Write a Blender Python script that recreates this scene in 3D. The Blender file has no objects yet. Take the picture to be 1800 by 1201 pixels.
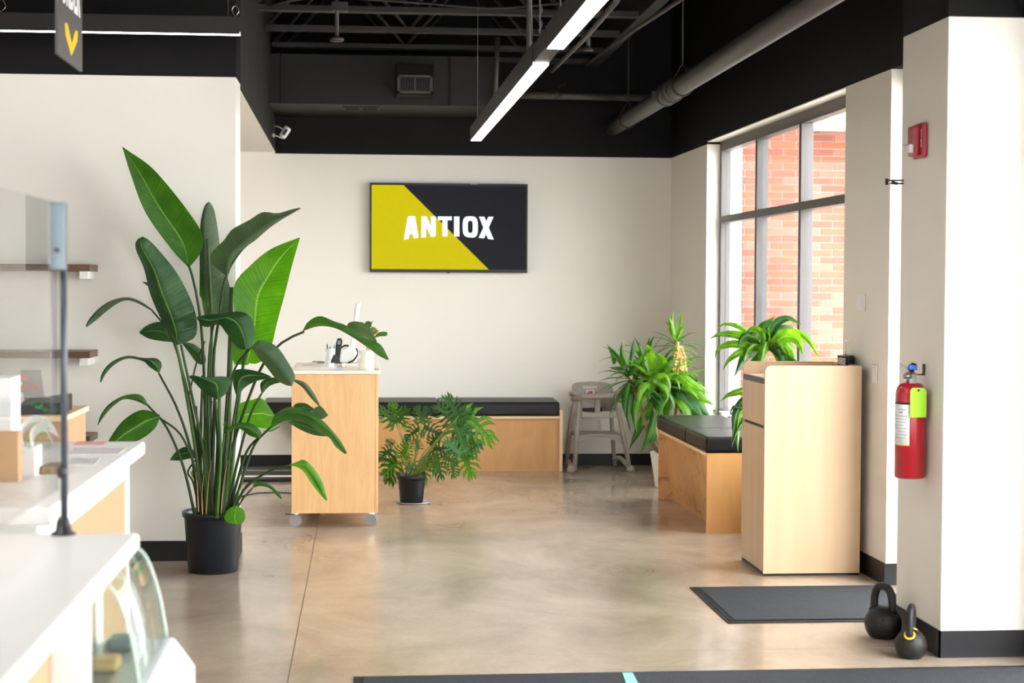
import bpy, bmesh, math, random
from mathutils import Vector, Matrix
random.seed(7)
S = bpy.context.scene
C = S.collection
PI = math.pi

# ------------------------------------------------------------------ camera
f, H, RHO = 3000.0, 1.45, .005
PSI, TH = 0.0865687, 0.0330543
CF = Vector((math.sin(PSI)*math.cos(TH), math.cos(PSI)*math.cos(TH), -math.sin(TH)))
R0 = Vector((math.cos(PSI), -math.sin(PSI), 0)); U0 = R0.cross(CF)
CR = R0*math.cos(RHO)+U0*math.sin(RHO); CU = -R0*math.sin(RHO)+U0*math.cos(RHO)
CAM = Vector((0, 0, H))
cd = bpy.data.cameras.new('camera'); cam = bpy.data.objects.new('camera', cd); C.objects.link(cam)
cam.matrix_world = Matrix(((CR.x, CU.x, -CF.x, 0), (CR.y, CU.y, -CF.y, 0), (CR.z, CU.z, -CF.z, H), (0, 0, 0, 1)))
cd.sensor_width = 36; cd.lens = 60; cd.clip_start = .05; cd.clip_end = 200
cd.dof.use_dof = True; cd.dof.focus_distance = 9.0; cd.dof.aperture_fstop = 4.0
S.camera = cam

# ------------------------------------------------------------------ light
vs = S.view_settings
vs.view_transform = 'Standard'; vs.look = 'None'; vs.gamma = 1; vs.use_curve_mapping = False
vs.exposure = 0.4
W = bpy.data.worlds.new('world'); S.world = W; W.use_nodes = True
bg = W.node_tree.nodes['Background']; bg.inputs[0].default_value = (.98, .985, 1, 1); bg.inputs[1].default_value = 12.0
sd = bpy.data.lights.new('sun', 'SUN'); sd.energy = 3; sd.angle = .03; sd.color = (1, .97, .93)
so = bpy.data.objects.new('sun', sd); C.objects.link(so)
so.rotation_euler = Vector((.30, .95, -1.05)).to_track_quat('-Z', 'Y').to_euler()
def area(name, loc, direction, sx, sy, power, col=(1, 1, 1), portal=False):
    d = bpy.data.lights.new(name, 'AREA'); d.shape = 'RECTANGLE'; d.size = sx; d.size_y = sy; d.energy = power; d.color = col
    o = bpy.data.objects.new(name, d); C.objects.link(o); o.location = loc
    o.rotation_euler = Vector(direction).to_track_quat('-Z', 'Z').to_euler()
    if portal: d.cycles.is_portal = True
    return o
area('storefront_daylight', (2.72, 4.35, 1.35), (-1, 0, 0), 3.6, 2.2, 30, (1, .985, .96))
area('entrance_daylight', (.8, -2.75, 1.3), (0, 1, 0), 2.7, 1.9, 40, (1, .985, .96))
area('side_window_daylight', (2.77, 7.55, 1.3), (-1, 0, 0), .9, 2.2, 30, (1, .985, .96))
area('counter_fill', (-1.7, 2.9, 2.9), (.08, 0, -1), .5, 3.0, 45, (1, .975, .94))  # unseen fill light added to brighten the counter top
area('passage_fill', (-2.4, 11.4, 2.45), (.25, 0, -1), 1.6, .6, 80, (1, .97, .92))  # unseen fill light added to lift the passage and back wall

# ------------------------------------------------------------------ helpers
def ray(px, py): return CF + CR*((px-900)/f) - CU*((py-600.5)/f)
def P(px, py, Y):
    d = ray(px, py); return CAM + d*(Y/d.y)
def PZ(px, py, z):
    d = ray(px, py); return CAM + d*((z-H)/d.z)
def PX(px, py, x):
    d = ray(px, py); return CAM + d*(x/d.x)

class MB:
    def __init__(s): s.v = []; s.f = []; s.uv = []; s.sm = []
    def add(s, vs, fs, smooth=False, uvs=None):
        n = len(s.v); s.v += [tuple(v) for v in vs]
        s.uv += (uvs if uvs else [(0, 0)]*len(vs))
        for q in fs: s.f.append([n+i for i in q]); s.sm.append(smooth)
        return s
    def box(s, x0, x1, y0, y1, z0, z1):
        return s.hexa([(x0, y0, z0), (x1, y0, z0), (x1, y1, z0), (x0, y1, z0), (x0, y0, z1), (x1, y0, z1), (x1, y1, z1), (x0, y1, z1)])
    def hexa(s, p):
        return s.add(p, [(3, 2, 1, 0), (4, 5, 6, 7), (0, 1, 5, 4), (1, 2, 6, 5), (2, 3, 7, 6), (3, 0, 4, 7)])
    def prism(s, pts, d):
        n = len(pts); d = Vector(d); a = [Vector(p) for p in pts]
        return s.add(a+[p+d for p in a], [tuple(range(n))[::-1], tuple(range(n, 2*n))]+[(i, (i+1) % n, n+(i+1) % n, n+i) for i in range(n)])
    def tube(s, pts, r, n=8, caps=True, flat=1.0):
        pts = [Vector(p) for p in pts]; m = len(pts)
        rs = r if isinstance(r, (list, tuple)) else [r]*m
        vs = []; prev = None
        for i, p in enumerate(pts):
            t = (pts[min(i+1, m-1)]-pts[max(i-1, 0)]).normalized()
            if prev is None:
                a = Vector((0, 0, 1)) if abs(t.z) < .9 else Vector((1, 0, 0)); u = t.cross(a).normalized()
            else:
                u = (prev - t*prev.dot(t)).normalized()
            prev = u; w = t.cross(u)
            for k in range(n):
                an = 2*PI*k/n; vs.append(p+u*math.cos(an)*rs[i]+w*math.sin(an)*rs[i]*flat)
        fs = [(i*n+k, i*n+(k+1) % n, (i+1)*n+(k+1) % n, (i+1)*n+k) for i in range(m-1) for k in range(n)]
        s.add(vs, fs, True)
        if caps:
            b = len(s.v)-m*n
            s.f += [[b+k for k in range(n)][::-1], [b+(m-1)*n+k for k in range(n)]]; s.sm += [False, False]
        return s
    def lathe(s, c, prof, n=32, axis=None):
        c = Vector(c); vs = []
        for r, z in prof:
            for k in range(n):
                a = 2*PI*k/n; vs.append(c+Vector((r*math.cos(a), r*math.sin(a), z)))
        m = len(prof)
        s.add(vs, [(i*n+k, i*n+(k+1) % n, (i+1)*n+(k+1) % n, (i+1)*n+k) for i in range(m-1) for k in range(n)], True)
        b = len(s.v)-m*n
        if prof[0][0] > 1e-4: s.f.append([b+k for k in range(n)][::-1]); s.sm.append(False)
        if prof[-1][0] > 1e-4: s.f.append([b+(m-1)*n+k for k in range(n)]); s.sm.append(False)
        return s
    def disc_tube(s, a, b, r, n=24): return s.tube([a, b], r, n)
    def build(s, name, mat, parent=None, bevel=0, seg=2, solid=0):
        me = bpy.data.meshes.new(name); me.from_pydata(s.v, [], s.f)
        me.polygons.foreach_set('use_smooth', s.sm)
        if any(u != (0, 0) for u in s.uv):
            l = me.uv_layers.new(name='UVMap')
            for i, lp in enumerate(me.loops): l.data[i].uv = s.uv[lp.vertex_index]
        me.materials.append(mat); me.update()
        o = bpy.data.objects.new(name, me); C.objects.link(o)
        if parent:
            o.parent = parent; q = parent; off = Vector((0, 0, 0))
            while q: off += q.location; q = q.parent
            o.location = -off
        if solid:
            m = o.modifiers.new('solidify', 'SOLIDIFY'); m.thickness = solid; m.offset = 0
        if bevel:
            m = o.modifiers.new('bevel', 'BEVEL'); m.width = bevel; m.segments = seg; m.limit_method = 'ANGLE'; m.angle_limit = .7
            for p in me.polygons: p.use_smooth = True
            w = o.modifiers.new('wn', 'WEIGHTED_NORMAL'); w.keep_sharp = True
        return o
def tag(o, label=None, cat=None, group=None, kind=None):
    if label: o['label'] = label
    if cat: o['category'] = cat
    if group: o['group'] = group
    if kind: o['kind'] = kind
    return o
def thing(name, loc, label, cat, group=None):
    o = bpy.data.objects.new(name, None); C.objects.link(o); o.location = loc; o.empty_display_size = .1
    return tag(o, label, cat, group)
def struct(o): o['kind'] = 'structure'; return o
def cr(pts, n):
    """Catmull-Rom resample of a polyline to n points, even arc length."""
    pts = [Vector(p) for p in pts]
    if len(pts) == 2: dense = [pts[0].lerp(pts[1], i/20) for i in range(21)]
    else:
        dense = []
        q = [pts[0]*2-pts[1]]+pts+[pts[-1]*2-pts[-2]]
        for i in range(len(pts)-1):
            a, b, c, d = q[i:i+4]
            for k in range(12):
                t = k/12
                dense.append(.5*((2*b)+(c-a)*t+(2*a-5*b+4*c-d)*t*t+(3*b-a-3*c+d)*t**3))
        dense.append(pts[-1])
    L = [0]
    for i in range(1, len(dense)): L.append(L[-1]+(dense[i]-dense[i-1]).length)
    out = []; j = 0
    for k in range(n):
        s = L[-1]*k/(n-1)
        while j < len(L)-2 and L[j+1] < s: j += 1
        w = (s-L[j])/max(L[j+1]-L[j], 1e-9); out.append(dense[j].lerp(dense[j+1], min(max(w, 0), 1)))
    return out

# ------------------------------------------------------------------ materials
def newmat(name):
    m = bpy.data.materials.new(name); m.use_nodes = True; nt = m.node_tree
    return m, nt, nt.nodes['Principled BSDF']
def pmat(name, col, rough=.5, metal=0, spec=.5, noise=0, nscale=8, bump=0, bscale=60, coat=0, emit=None, es=0):
    m, nt, b = newmat(name)
    b.inputs['Base Color'].default_value = (*col, 1); b.inputs['Roughness'].default_value = rough
    b.inputs['Metallic'].default_value = metal; b.inputs['Specular IOR Level'].default_value = spec
    b.inputs['Coat Weight'].default_value = coat
    if emit: b.inputs['Emission Color'].default_value = (*emit, 1); b.inputs['Emission Strength'].default_value = es
    tc = nt.nodes.new('ShaderNodeTexCoord')
    if noise:
        n = nt.nodes.new('ShaderNodeTexNoise'); n.inputs['Scale'].default_value = nscale; n.inputs['Detail'].default_value = 4
        nt.links.new(tc.outputs['Object'], n.inputs['Vector'])
        r = nt.nodes.new('ShaderNodeMapRange'); r.inputs[3].default_value = 1-noise; r.inputs[4].default_value = 1+noise
        nt.links.new(n.outputs[0], r.inputs[0])
        mx = nt.nodes.new('ShaderNodeVectorMath'); mx.operation = 'SCALE'; mx.inputs[0].default_value = col
        nt.links.new(r.outputs[0], mx.inputs['Scale']); nt.links.new(mx.outputs[0], b.inputs['Base Color'])
    if bump:
        n = nt.nodes.new('ShaderNodeTexNoise'); n.inputs['Scale'].default_value = bscale; n.inputs['Detail'].default_value = 3
        nt.links.new(tc.outputs['Object'], n.inputs['Vector'])
        bp = nt.nodes.new('ShaderNodeBump'); bp.inputs['Strength'].default_value = bump; bp.inputs['Distance'].default_value = .01
        nt.links.new(n.outputs[0], bp.inputs['Height']); nt.links.new(bp.outputs[0], b.inputs['Normal'])
    return m
def wood(name, c1, c2, scale=(1, 1, 12), rough=.4, dark=0, k=5, knots=0, dcol=(.25, .11, .04)):
    m, nt, b = newmat(name); N = nt.nodes; L = nt.links
    tc = N.new('ShaderNodeTexCoord'); mp = N.new('ShaderNodeMapping'); L.new(tc.outputs['Object'], mp.inputs[0])
    mp.inputs['Scale'].default_value = scale
    n1 = N.new('ShaderNodeTexNoise'); n1.inputs['Scale'].default_value = k; n1.inputs['Detail'].default_value = 6; n1.inputs['Distortion'].default_value = .6
    L.new(mp.outputs[0], n1.inputs[0])
    cr_ = N.new('ShaderNodeValToRGB'); cr_.color_ramp.elements[0].position = .3; cr_.color_ramp.elements[1].position = .7
    cr_.color_ramp.elements[0].color = (*c1, 1); cr_.color_ramp.elements[1].color = (*c2, 1)
    L.new(n1.outputs[0], cr_.inputs[0])
    out = cr_.outputs[0]
    if dark:
        n2 = N.new('ShaderNodeTexNoise'); n2.inputs['Scale'].default_value = k*1.3; n2.inputs['Detail'].default_value = 5; n2.inputs['Distortion'].default_value = 1.5
        L.new(mp.outputs[0], n2.inputs[0])
        r = N.new('ShaderNodeMapRange'); r.inputs[1].default_value = .55; r.inputs[2].default_value = .66; r.inputs[4].default_value = dark
        L.new(n2.outputs[0], r.inputs[0])
        mx = N.new('ShaderNodeMix'); mx.data_type = 'RGBA'; mx.inputs[7].default_value = (*dcol, 1)
        L.new(r.outputs[0], mx.inputs[0]); L.new(out, mx.inputs[6]); out = mx.outputs[2]
    L.new(out, b.inputs['Base Color']); b.inputs['Roughness'].default_value = rough
    return m
def glass(name, tint=(1, 1, 1), rough=0, boost=0, haze=0):
    m = bpy.data.materials.new(name); m.use_nodes = True; nt = m.node_tree; nt.nodes.clear(); N = nt.nodes; L = nt.links
    o = N.new('ShaderNodeOutputMaterial'); t = N.new('ShaderNodeBsdfTransparent'); g = N.new('ShaderNodeBsdfGlossy'); g.inputs['Roughness'].default_value = rough
    t.inputs[0].default_value = (*tint, 1); fr = N.new('ShaderNodeFresnel'); fr.inputs[0].default_value = 1.45
    ge = N.new('ShaderNodeNewGeometry'); mm_ = N.new('ShaderNodeMath'); mm_.operation = 'MULTIPLY_ADD'; mm_.inputs[1].default_value = -1; mm_.inputs[2].default_value = 1; L.new(ge.outputs['Backfacing'], mm_.inputs[0])
    m3 = N.new('ShaderNodeMath'); m3.operation = 'MULTIPLY'; L.new(fr.outputs[0], m3.inputs[0]); L.new(mm_.outputs[0], m3.inputs[1])
    mx = N.new('ShaderNodeMixShader'); L.new(m3.outputs[0], mx.inputs[0]); L.new(t.outputs[0], mx.inputs[1]); L.new(g.outputs[0], mx.inputs[2])
    last = mx.outputs[0]
    if haze:
        d = N.new('ShaderNodeBsdfDiffuse'); d.inputs[0].default_value = (.85, .9, .88, 1)
        m2 = N.new('ShaderNodeMixShader'); m2.inputs[0].default_value = haze; L.new(last, m2.inputs[1]); L.new(d.outputs[0], m2.inputs[2]); last = m2.outputs[0]
    L.new(last, o.inputs[0]); return m
def leafmat(name, c1, c2, vein=(.25, .38, .10), rough=.32, vs_=60, trans=.25, ribw=.03):
    m = bpy.data.materials.new(name); m.use_nodes = True; nt = m.node_tree; N = nt.nodes; L = nt.links
    b = N['Principled BSDF']; o = N['Material Output']
    uv = N.new('ShaderNodeUVMap'); sp = N.new('ShaderNodeSeparateXYZ'); L.new(uv.outputs[0], sp.inputs[0])
    tc = N.new('ShaderNodeTexCoord'); nz = N.new('ShaderNodeTexNoise'); nz.inputs['Scale'].default_value = 9; nz.inputs['Detail'].default_value = 3; L.new(tc.outputs['Object'], nz.inputs[0])
    mx = N.new('ShaderNodeMix'); mx.data_type = 'RGBA'; mx.inputs[6].default_value = (*c1, 1); mx.inputs[7].default_value = (*c2, 1)
    r0 = N.new('ShaderNodeMapRange'); r0.inputs[1].default_value = .35; r0.inputs[2].default_value = .65; L.new(nz.outputs[0], r0.inputs[0]); L.new(r0.outputs[0], mx.inputs[0])
    ab = N.new('ShaderNodeMath'); ab.operation = 'ABSOLUTE'; L.new(sp.outputs[1], ab.inputs[0])   # v: -1..1 across the blade
    rr = N.new('ShaderNodeMapRange'); rr.inputs[1].default_value = ribw*1.6; rr.inputs[2].default_value = ribw; rr.inputs[3].default_value = 0; rr.inputs[4].default_value = .8
    L.new(ab.outputs[0], rr.inputs[0])
    m2 = N.new('ShaderNodeMix'); m2.data_type = 'RGBA'; m2.inputs[7].default_value = (*vein, 1); L.new(rr.outputs[0], m2.inputs[0]); L.new(mx.outputs[2], m2.inputs[6])
    ph = N.new('ShaderNodeMath'); ph.operation = 'MULTIPLY_ADD'; ph.inputs[1].default_value = -.10; L.new(ab.outputs[0], ph.inputs[0]); L.new(sp.outputs[0], ph.inputs[2])
    s2 = N.new('ShaderNodeMath'); s2.operation = 'MULTIPLY'; s2.inputs[1].default_value = vs_*2; L.new(ph.outputs[0], s2.inputs[0])
    nw = N.new('ShaderNodeTexNoise'); nw.noise_dimensions = '1D'; nw.inputs['Scale'].default_value = 1; nw.inputs['Detail'].default_value = 2; L.new(s2.outputs[0], nw.inputs['W'])
    bp = N.new('ShaderNodeBump'); bp.inputs['Strength'].default_value = .5; bp.inputs['Distance'].default_value = .006; L.new(nw.outputs[0], bp.inputs['Height'])
    vr = N.new('ShaderNodeMapRange'); vr.inputs[1].default_value = .4; vr.inputs[2].default_value = .62; vr.inputs[3].default_value = .82; vr.inputs[4].default_value = 1.25; L.new(nw.outputs[0], vr.inputs[0])
    vm = N.new('ShaderNodeVectorMath'); vm.operation = 'SCALE'; L.new(m2.outputs[2], vm.inputs[0]); L.new(vr.outputs[0], vm.inputs['Scale'])
    L.new(vm.outputs[0], b.inputs['Base Color']); L.new(bp.outputs[0], b.inputs['Normal']); b.inputs['Roughness'].default_value = rough
    b.inputs['Specular IOR Level'].default_value = .3
    t = N.new('ShaderNodeBsdfTranslucent'); t2 = N.new('ShaderNodeVectorMath'); t2.operation = 'MULTIPLY'; t2.inputs[1].default_value = (1.5, 1.7, .5); L.new(vm.outputs[0], t2.inputs[0]); L.new(t2.outputs[0], t.inputs[0])
    ms = N.new('ShaderNodeMixShader'); ms.inputs[0].default_value = trans; L.new(b.outputs[0], ms.inputs[1]); L.new(t.outputs[0], ms.inputs[2]); L.new(ms.outputs[0], o.inputs[0])
    return m

WHITE = pmat('white_wall_paint', (.80, .765, .70), .65, noise=.02, nscale=2, bump=.04, bscale=120)
BLACK = pmat('black_wall_paint', (.0065, .006, .0065), .6, spec=.15, noise=.15, nscale=3)
BLACKD = pmat('black_steel_paint', (.028, .025, .0245), .5, spec=.3)
DECK = pmat('dark_roof_deck', (.006, .006, .0065), .8, spec=.15)
BASEB = pmat('black_rubber_baseboard', (.008, .008, .010), .45, spec=.3)
FRAME = pmat('grey_anodised_frame', (.115, .105, .105), .45, metal=.3)
PIPE = pmat('dark_grey_pipe_paint', (.055, .05, .047), .5)
LED = pmat('led_diffuser', (1, 1, 1), .5, emit=(1, .97, .95), es=16)
BIRCH = wood('birch_plywood', (.52, .255, .08), (.62, .335, .125), (1.2, 1.2, .35), .38, dark=.35, k=6, dcol=(.5, .25, .09))
BIRCHV = wood('birch_panel_upright_grain', (.62, .36, .145), (.73, .45, .21), (9, 9, 1.0), .38, dark=.4, k=3, dcol=(.58, .33, .14))
BIRCHK = wood('knotty_plywood', (.54, .27, .09), (.66, .375, .15), (1, .8, 1.6), .4, dark=.75, k=3.2, dcol=(.28, .11, .03))
EDGE = pmat('plywood_edge', (.78, .56, .33), .5)
MAPLE = wood('maple_laminate', (.56, .385, .235), (.615, .44, .28), (7, 7, .25), .42, k=2)
WALNUT = wood('walnut_shelf', (.10, .045, .02), (.16, .075, .035), (1, 8, 8), .4)
VINYL = pmat('black_vinyl', (.006, .006, .007), .38, spec=.25, bump=.25, bscale=9)
POT = pmat('black_nursery_pot', (.007, .009, .013), .35, spec=.35, noise=.2, nscale=20)
SOIL = pmat('potting_soil', (.05, .03, .02), .9, bump=.6)
WPLAST = pmat('white_plastic', (.80, .80, .79), .35)
WCER = pmat('white_ceramic', (.78, .74, .68), .3)
BEIGE = pmat('beige_grey_plastic', (.33, .285, .24), .42)
BPLAST = pmat('black_plastic', (.012, .012, .014), .35, spec=.3)
CHROME = pmat('chrome', (.7, .7, .7), .2, metal=1)
CTOP = pmat('white_counter_top', (.82, .80, .77), .3)
CPAINT = pmat('white_counter_frame', (.84, .84, .83), .4)
PEACH = pmat('pale_birch_panel', (.42, .25, .135), .5, noise=.05)
RED = pmat('red_enamel', (.42, .012, .022), .28, coat=.3)
IRON = pmat('black_cast_iron', (.012, .0115, .0115), .45, spec=.35, bump=.25, bscale=160)
BRASS = pmat('grey_metal', (.30, .29, .28), .4, metal=.8)
LIME = pmat('lime_green_tag', (.42, .85, .02), .6)
BLUE = pmat('blue_plastic', (.01, .08, .5), .4)
PAPER = pmat('white_paper', (.85, .85, .86), .6)
YEL = pmat('yellow_ring_paint', (.85, .45, .02), .45)
GLASS = glass('window_glass', (.97, .985, .98))
GLASS2 = glass('counter_glass', (.985, .99, .985), 0, haze=.01)  # haze mixes in pale diffuse for the whitish reflections
GLASS3 = glass('curved_display_glass', (.90, .94, .91), 0, haze=.03)
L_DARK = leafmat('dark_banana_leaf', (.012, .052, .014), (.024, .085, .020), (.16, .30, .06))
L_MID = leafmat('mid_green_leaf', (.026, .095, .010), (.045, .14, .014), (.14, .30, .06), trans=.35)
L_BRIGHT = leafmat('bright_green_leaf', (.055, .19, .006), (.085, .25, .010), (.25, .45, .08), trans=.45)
L_GREY = leafmat('painted_sheen_leaf', (.045, .085, .04), (.07, .12, .055), (.05, .10, .035), rough=.28)  # leaf gloss put into the colour as a greyer green
STALK = pmat('green_stalk', (.045, .10, .018), .45, spec=.2, noise=.3, nscale=12)
STALKD = pmat('dark_green_stalk', (.022, .042, .011), .45, spec=.2, noise=.3, nscale=12)
P_LEAF = leafmat('philodendron_leaf', (.020, .085, .022), (.045, .14, .038), (.12, .25, .08), trans=.25, ribw=.02)
Y_LEAF = leafmat('cane_plant_leaf', (.028, .10, .014), (.055, .16, .022), (.2, .4, .1), vs_=2, trans=.35, ribw=.01)
C_LEAF = leafmat('corn_plant_leaf', (.075, .19, .012), (.13, .27, .022), (.28, .45, .08), vs_=2, trans=.45, ribw=.04)
TRUNK = pmat('cane_trunk', (.30, .22, .13), .8, noise=.3, nscale=30, bump=.5)
BLOOM = pmat('dried_flower_spray', (.68, .42, .14), .7, noise=.3, nscale=60)

# ------------------------------------------------------------------ setting
YB = 13.61; YL = 9.0; XL = -.665; ZW = 2.49; ZC = 3.9
def XR(y): return 2.46 + (YB-y)*.0125

# floor slabs with saw-cut joints between them
m, nt, b = newmat('polished_concrete'); N = nt.nodes; L = nt.links
tc = N.new('ShaderNodeTexCoord'); mp = N.new('ShaderNodeMapping'); mp.inputs['Scale'].default_value = (1, .7, 1); L.new(tc.outputs['Object'], mp.inputs[0])
n1 = N.new('ShaderNodeTexNoise'); n1.inputs['Scale'].default_value = 1.3; n1.inputs['Detail'].default_value = 7; n1.inputs['Roughness'].default_value = .62; n1.inputs['Distortion'].default_value = .5; L.new(mp.outputs[0], n1.inputs[0])
rp = N.new('ShaderNodeValToRGB'); e = rp.color_ramp.elements; e[0].position = .32; e[0].color = (.265, .20, .15, 1); e[1].position = .68; e[1].color = (.48, .38, .295, 1)
L.new(n1.outputs[0], rp.inputs[0])
n3 = N.new('ShaderNodeTexNoise'); n3.inputs['Scale'].default_value = 45; n3.inputs['Detail'].default_value = 3; L.new(tc.outputs['Object'], n3.inputs[0])
r3 = N.new('ShaderNodeMapRange'); r3.inputs[3].default_value = .9; r3.inputs[4].default_value = 1.1; L.new(n3.outputs[0], r3.inputs[0])
vm = N.new('ShaderNodeVectorMath'); vm.operation = 'SCALE'; L.new(rp.outputs[0], vm.inputs[0]); L.new(r3.outputs[0], vm.inputs['Scale']); L.new(vm.outputs[0], b.inputs['Base Color'])
n2 = N.new('ShaderNodeTexNoise'); n2.inputs['Scale'].default_value = 3; n2.inputs['Detail'].default_value = 5; L.new(tc.outputs['Object'], n2.inputs[0])
r2 = N.new('ShaderNodeMapRange'); r2.inputs[3].default_value = .12; r2.inputs[4].default_value = .24; L.new(n2.outputs[0], r2.inputs[0]); L.new(r2.outputs[0], b.inputs['Roughness'])
b.inputs['Specular IOR Level'].default_value = .55
bp = N.new('ShaderNodeBump'); bp.inputs['Strength'].default_value = .03; bp.inputs['Distance'].default_value = .01;
CONC = m
JOINT = pmat('joint_filler', (.30, .25, .20), .7, noise=.5, nscale=14)
floor = struct(MB().box(-5.2, 3.2, -3.2, 13.9, -.12, -.003).build('floor', JOINT))
xs = [-5.2, -3.3, -.275, 2.77, 3.2]; ys = [-3.2, -.2, 3.2, 6.66, 10.2, 13.9]
for i in range(len(xs)-1):
    for j in range(len(ys)-1):
        g = .002
        MB().box(xs[i]+g, xs[i+1]-g, ys[j]+g, ys[j+1]-g, -.003, 0).build('slab', CONC, floor)
struct(MB().box(-5.3, 3.3, -3.3, 14.0, ZC, ZC+.1).build('ceiling', DECK))

# back wall, white below and black above
w = struct(MB().box(-5.3, 2.8, YB, YB+.2, 0, 2.478).box(-5.3, -.705, YB, YB+.2, 2.478, 2.56).build('wall_back', WHITE))
MB().box(-5.3, -.705, YB-.001, YB+.2, 2.56, ZC).box(-.7, 2.8, YB-.001, YB+.2, 2.478, ZC).build('upper_wall', BLACK, w)
# left partition facing the room
w = struct(MB().box(-5.2, XL, YL, YL+.3, 0, 2.524).build('wall_left_partition', WHITE, bevel=.004))
MB().box(-5.2, XL, YL-.001, YL+.3, 2.524, ZC).build('upper_wall', BLACK, w)
# dropped ceiling of the passage behind the partition, with the black bulkhead over it
w = struct(MB().hexa([(-5.2, YL+.3, ZW), (XL, YL+.3, ZW), (-.70, YB, ZW), (-5.2, YB, ZW), (-5.2, YL+.3, ZW+.06), (XL, YL+.3, ZW+.06), (-.70, YB, ZW+.06), (-5.2, YB, ZW+.06)]).build('ceiling_passage', WHITE))
struct(MB().hexa([(-.76, YL+.3, ZW+.001), (XL+.001, YL+.3, ZW+.001), (-.699, YB, ZW+.001), (-.80, YB, ZW+.001), (-.76, YL+.3, ZC), (XL+.001, YL+.3, ZC), (-.699, YB, ZC), (-.80, YB, ZC)]).build('wall_left_bulkhead', pmat('dark_grey_bulkhead_paint', (.028, .025, .024), .5, spec=.3, noise=.2, nscale=4, bump=.1)))
struct(MB().box(-5.3, -5.2, -3.3, 14, 0, ZC).build('wall_left', WHITE))
# rear wall behind the camera, shop window openings shrunk to cut the light
w = MB(); w.box(-5.3, -3.4, -3.2, -3.0, 0, ZC); w.box(2.2, 3.2, -3.2, -3, 0, ZC); w.box(-3.4, 2.2, -3.2, -3, 2.35, ZC); w.box(-3.4, 2.2, -3.2, -3, 0, .3); w.box(-3.4, -.63, -3.2, -3, .3, 2.35)
struct(w.build('wall_rear', WHITE))
fr = MB()
for x in (-3.4, -2.0, -.6, .8, 2.14): fr.box(x, x+.06, -3.13, -3.07, .3, 2.35)
fr.box(-3.4, 2.2, -3.13, -3.07, .3, .36); fr.box(-3.4, 2.2, -3.13, -3.07, 2.29, 2.35)
wf = struct(fr.build('window_4', FRAME)); MB().box(-3.4, 2.2, -3.105, -3.1, .3, 2.35).build('pane', GLASS, wf)
# right wall
def rw(y0, y1, z0, z1, d0=0, d1=.26, mb=None):
    mb = mb or MB()
    return mb.hexa([(XR(y0)+d0, y0, z0), (XR(y0)+d1, y0, z0), (XR(y1)+d1, y1, z0), (XR(y1)+d0, y1, z0),
                    (XR(y0)+d0, y0, z1), (XR(y0)+d1, y0, z1), (XR(y1)+d1, y1, z1), (XR(y1)+d0, y1, z1)])
W1a, W1b, W2a, W2b = 8.82, 12.25, 7.04, 8.07
w = MB(); rw(W1b, YB+.1, 0, 2.478, mb=w); rw(W2b, W1a, 0, 2.478, mb=w); rw(W1a, W1b, 0, .50, mb=w); rw(6.3, W2a, 0, 2.478, d0=.1, mb=w)
rw(W2b, W1a, 2.478, 2.500, mb=w)
wr = struct(w.build('wall_right', WHITE))
w = MB(); rw(W1b, YB+.1, 2.478, ZC, -.001, mb=w); rw(W2b, W1a, 2.500, ZC, -.001, mb=w); rw(W1a, W1b, 2.50, ZC, -.001, mb=w)
rw(6.3, W2b, 2.500, ZC, -.001, mb=w); rw(-3.1, 6.3, 2.56, ZC, -.001, mb=w)
w.build('upper_wall', BLACK, wr)
rw(W1a, W1b, 2.494, 2.501, .001, .26).build('window_head', WHITE, wr)
rw(W1a-.02, W1b+.02, .48, .512, -.03, .15).build('window_sill', WHITE, wr, bevel=.004)
w = MB(); rw(-3.1, 2.4, 0, 2.56, mb=w); struct(w.build('wall_right_front', WHITE))  # unseen wall, lengthened to narrow the storefront window and its light
# square column
col_ = struct(MB().box(2.25, 2.80, 6.47, 7.03, 0, 2.50).build('column', WHITE, bevel=.006))
MB().box(2.249, 2.801, 6.469, 7.031, 2.50, ZC).build('column_head', BLACK, col_)
b = MB(); b.box(2.243, 2.8, 6.463, 6.47, 0, .105); b.box(2.243, 2.25, 6.463, 7.03, 0, .105)
struct(b.build('baseboard_column', BASEB))
struct(MB().box(2.60, 2.80, 6.455, 6.4625, 0.012, .03).build('trim_column', pmat('pale_sealant', (.5, .47, .42), .6)))
b = MB(); rw(W2b-.006, W1a, 0, .105, -.008, 0, mb=b); rw(W1a, YB, 0, .105, -.008, 0, mb=b); b.box(XR(W2b)-.008, XR(W2b)+.26, W2b-.008, W2b, 0, .105)
struct(b.build('baseboard_right', BASEB))
struct(MB().box(-5.2, 2.46, YB-.01, YB, 0, .095).build('baseboard_back', BASEB))
b = MB(); b.box(-5.2, XL, YL-.01, YL, 0, .105); b.box(XL, XL+.01, YL-.01, YL+.3, 0, .105)
struct(b.build('baseboard_left_partition', BASEB))

# windows
def window(name, y0, y1, z0, z1, mull, rail, fw=.05):
    d0, d1 = .095, .165
    m = MB()
    rw(y0, y0+fw, z0, z1, d0, d1, m); rw(y1-fw, y1, z0, z1, d0, d1, m); rw(y0, y1, z0, z0+fw, d0, d1, m); rw(y0, y1, z1-fw*1.4, z1, d0, d1, m)
    o = struct(m.build(name, FRAME, bevel=.002))
    ysp = [y0+fw]+list(mull)+[y1-fw]
    for y in mull: rw(y-fw/2, y+fw/2, z0+fw, z1-fw*1.4, d0-.004, d1).build('mullion', FRAME, o, bevel=.002)
    zs = [z0+fw]+list(rail)+[z1-fw*1.4]
    for z in rail: rw(y0+fw, y1-fw, z-fw/2, z+fw/2, d0-.006, d1).build('transom', FRAME, o, bevel=.002)
    for i in range(len(ysp)-1):
        for j in range(len(zs)-1): rw(ysp[i], ysp[i+1], zs[j], zs[j+1], .128, .134).build('pane', GLASS, o)
    return o
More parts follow.
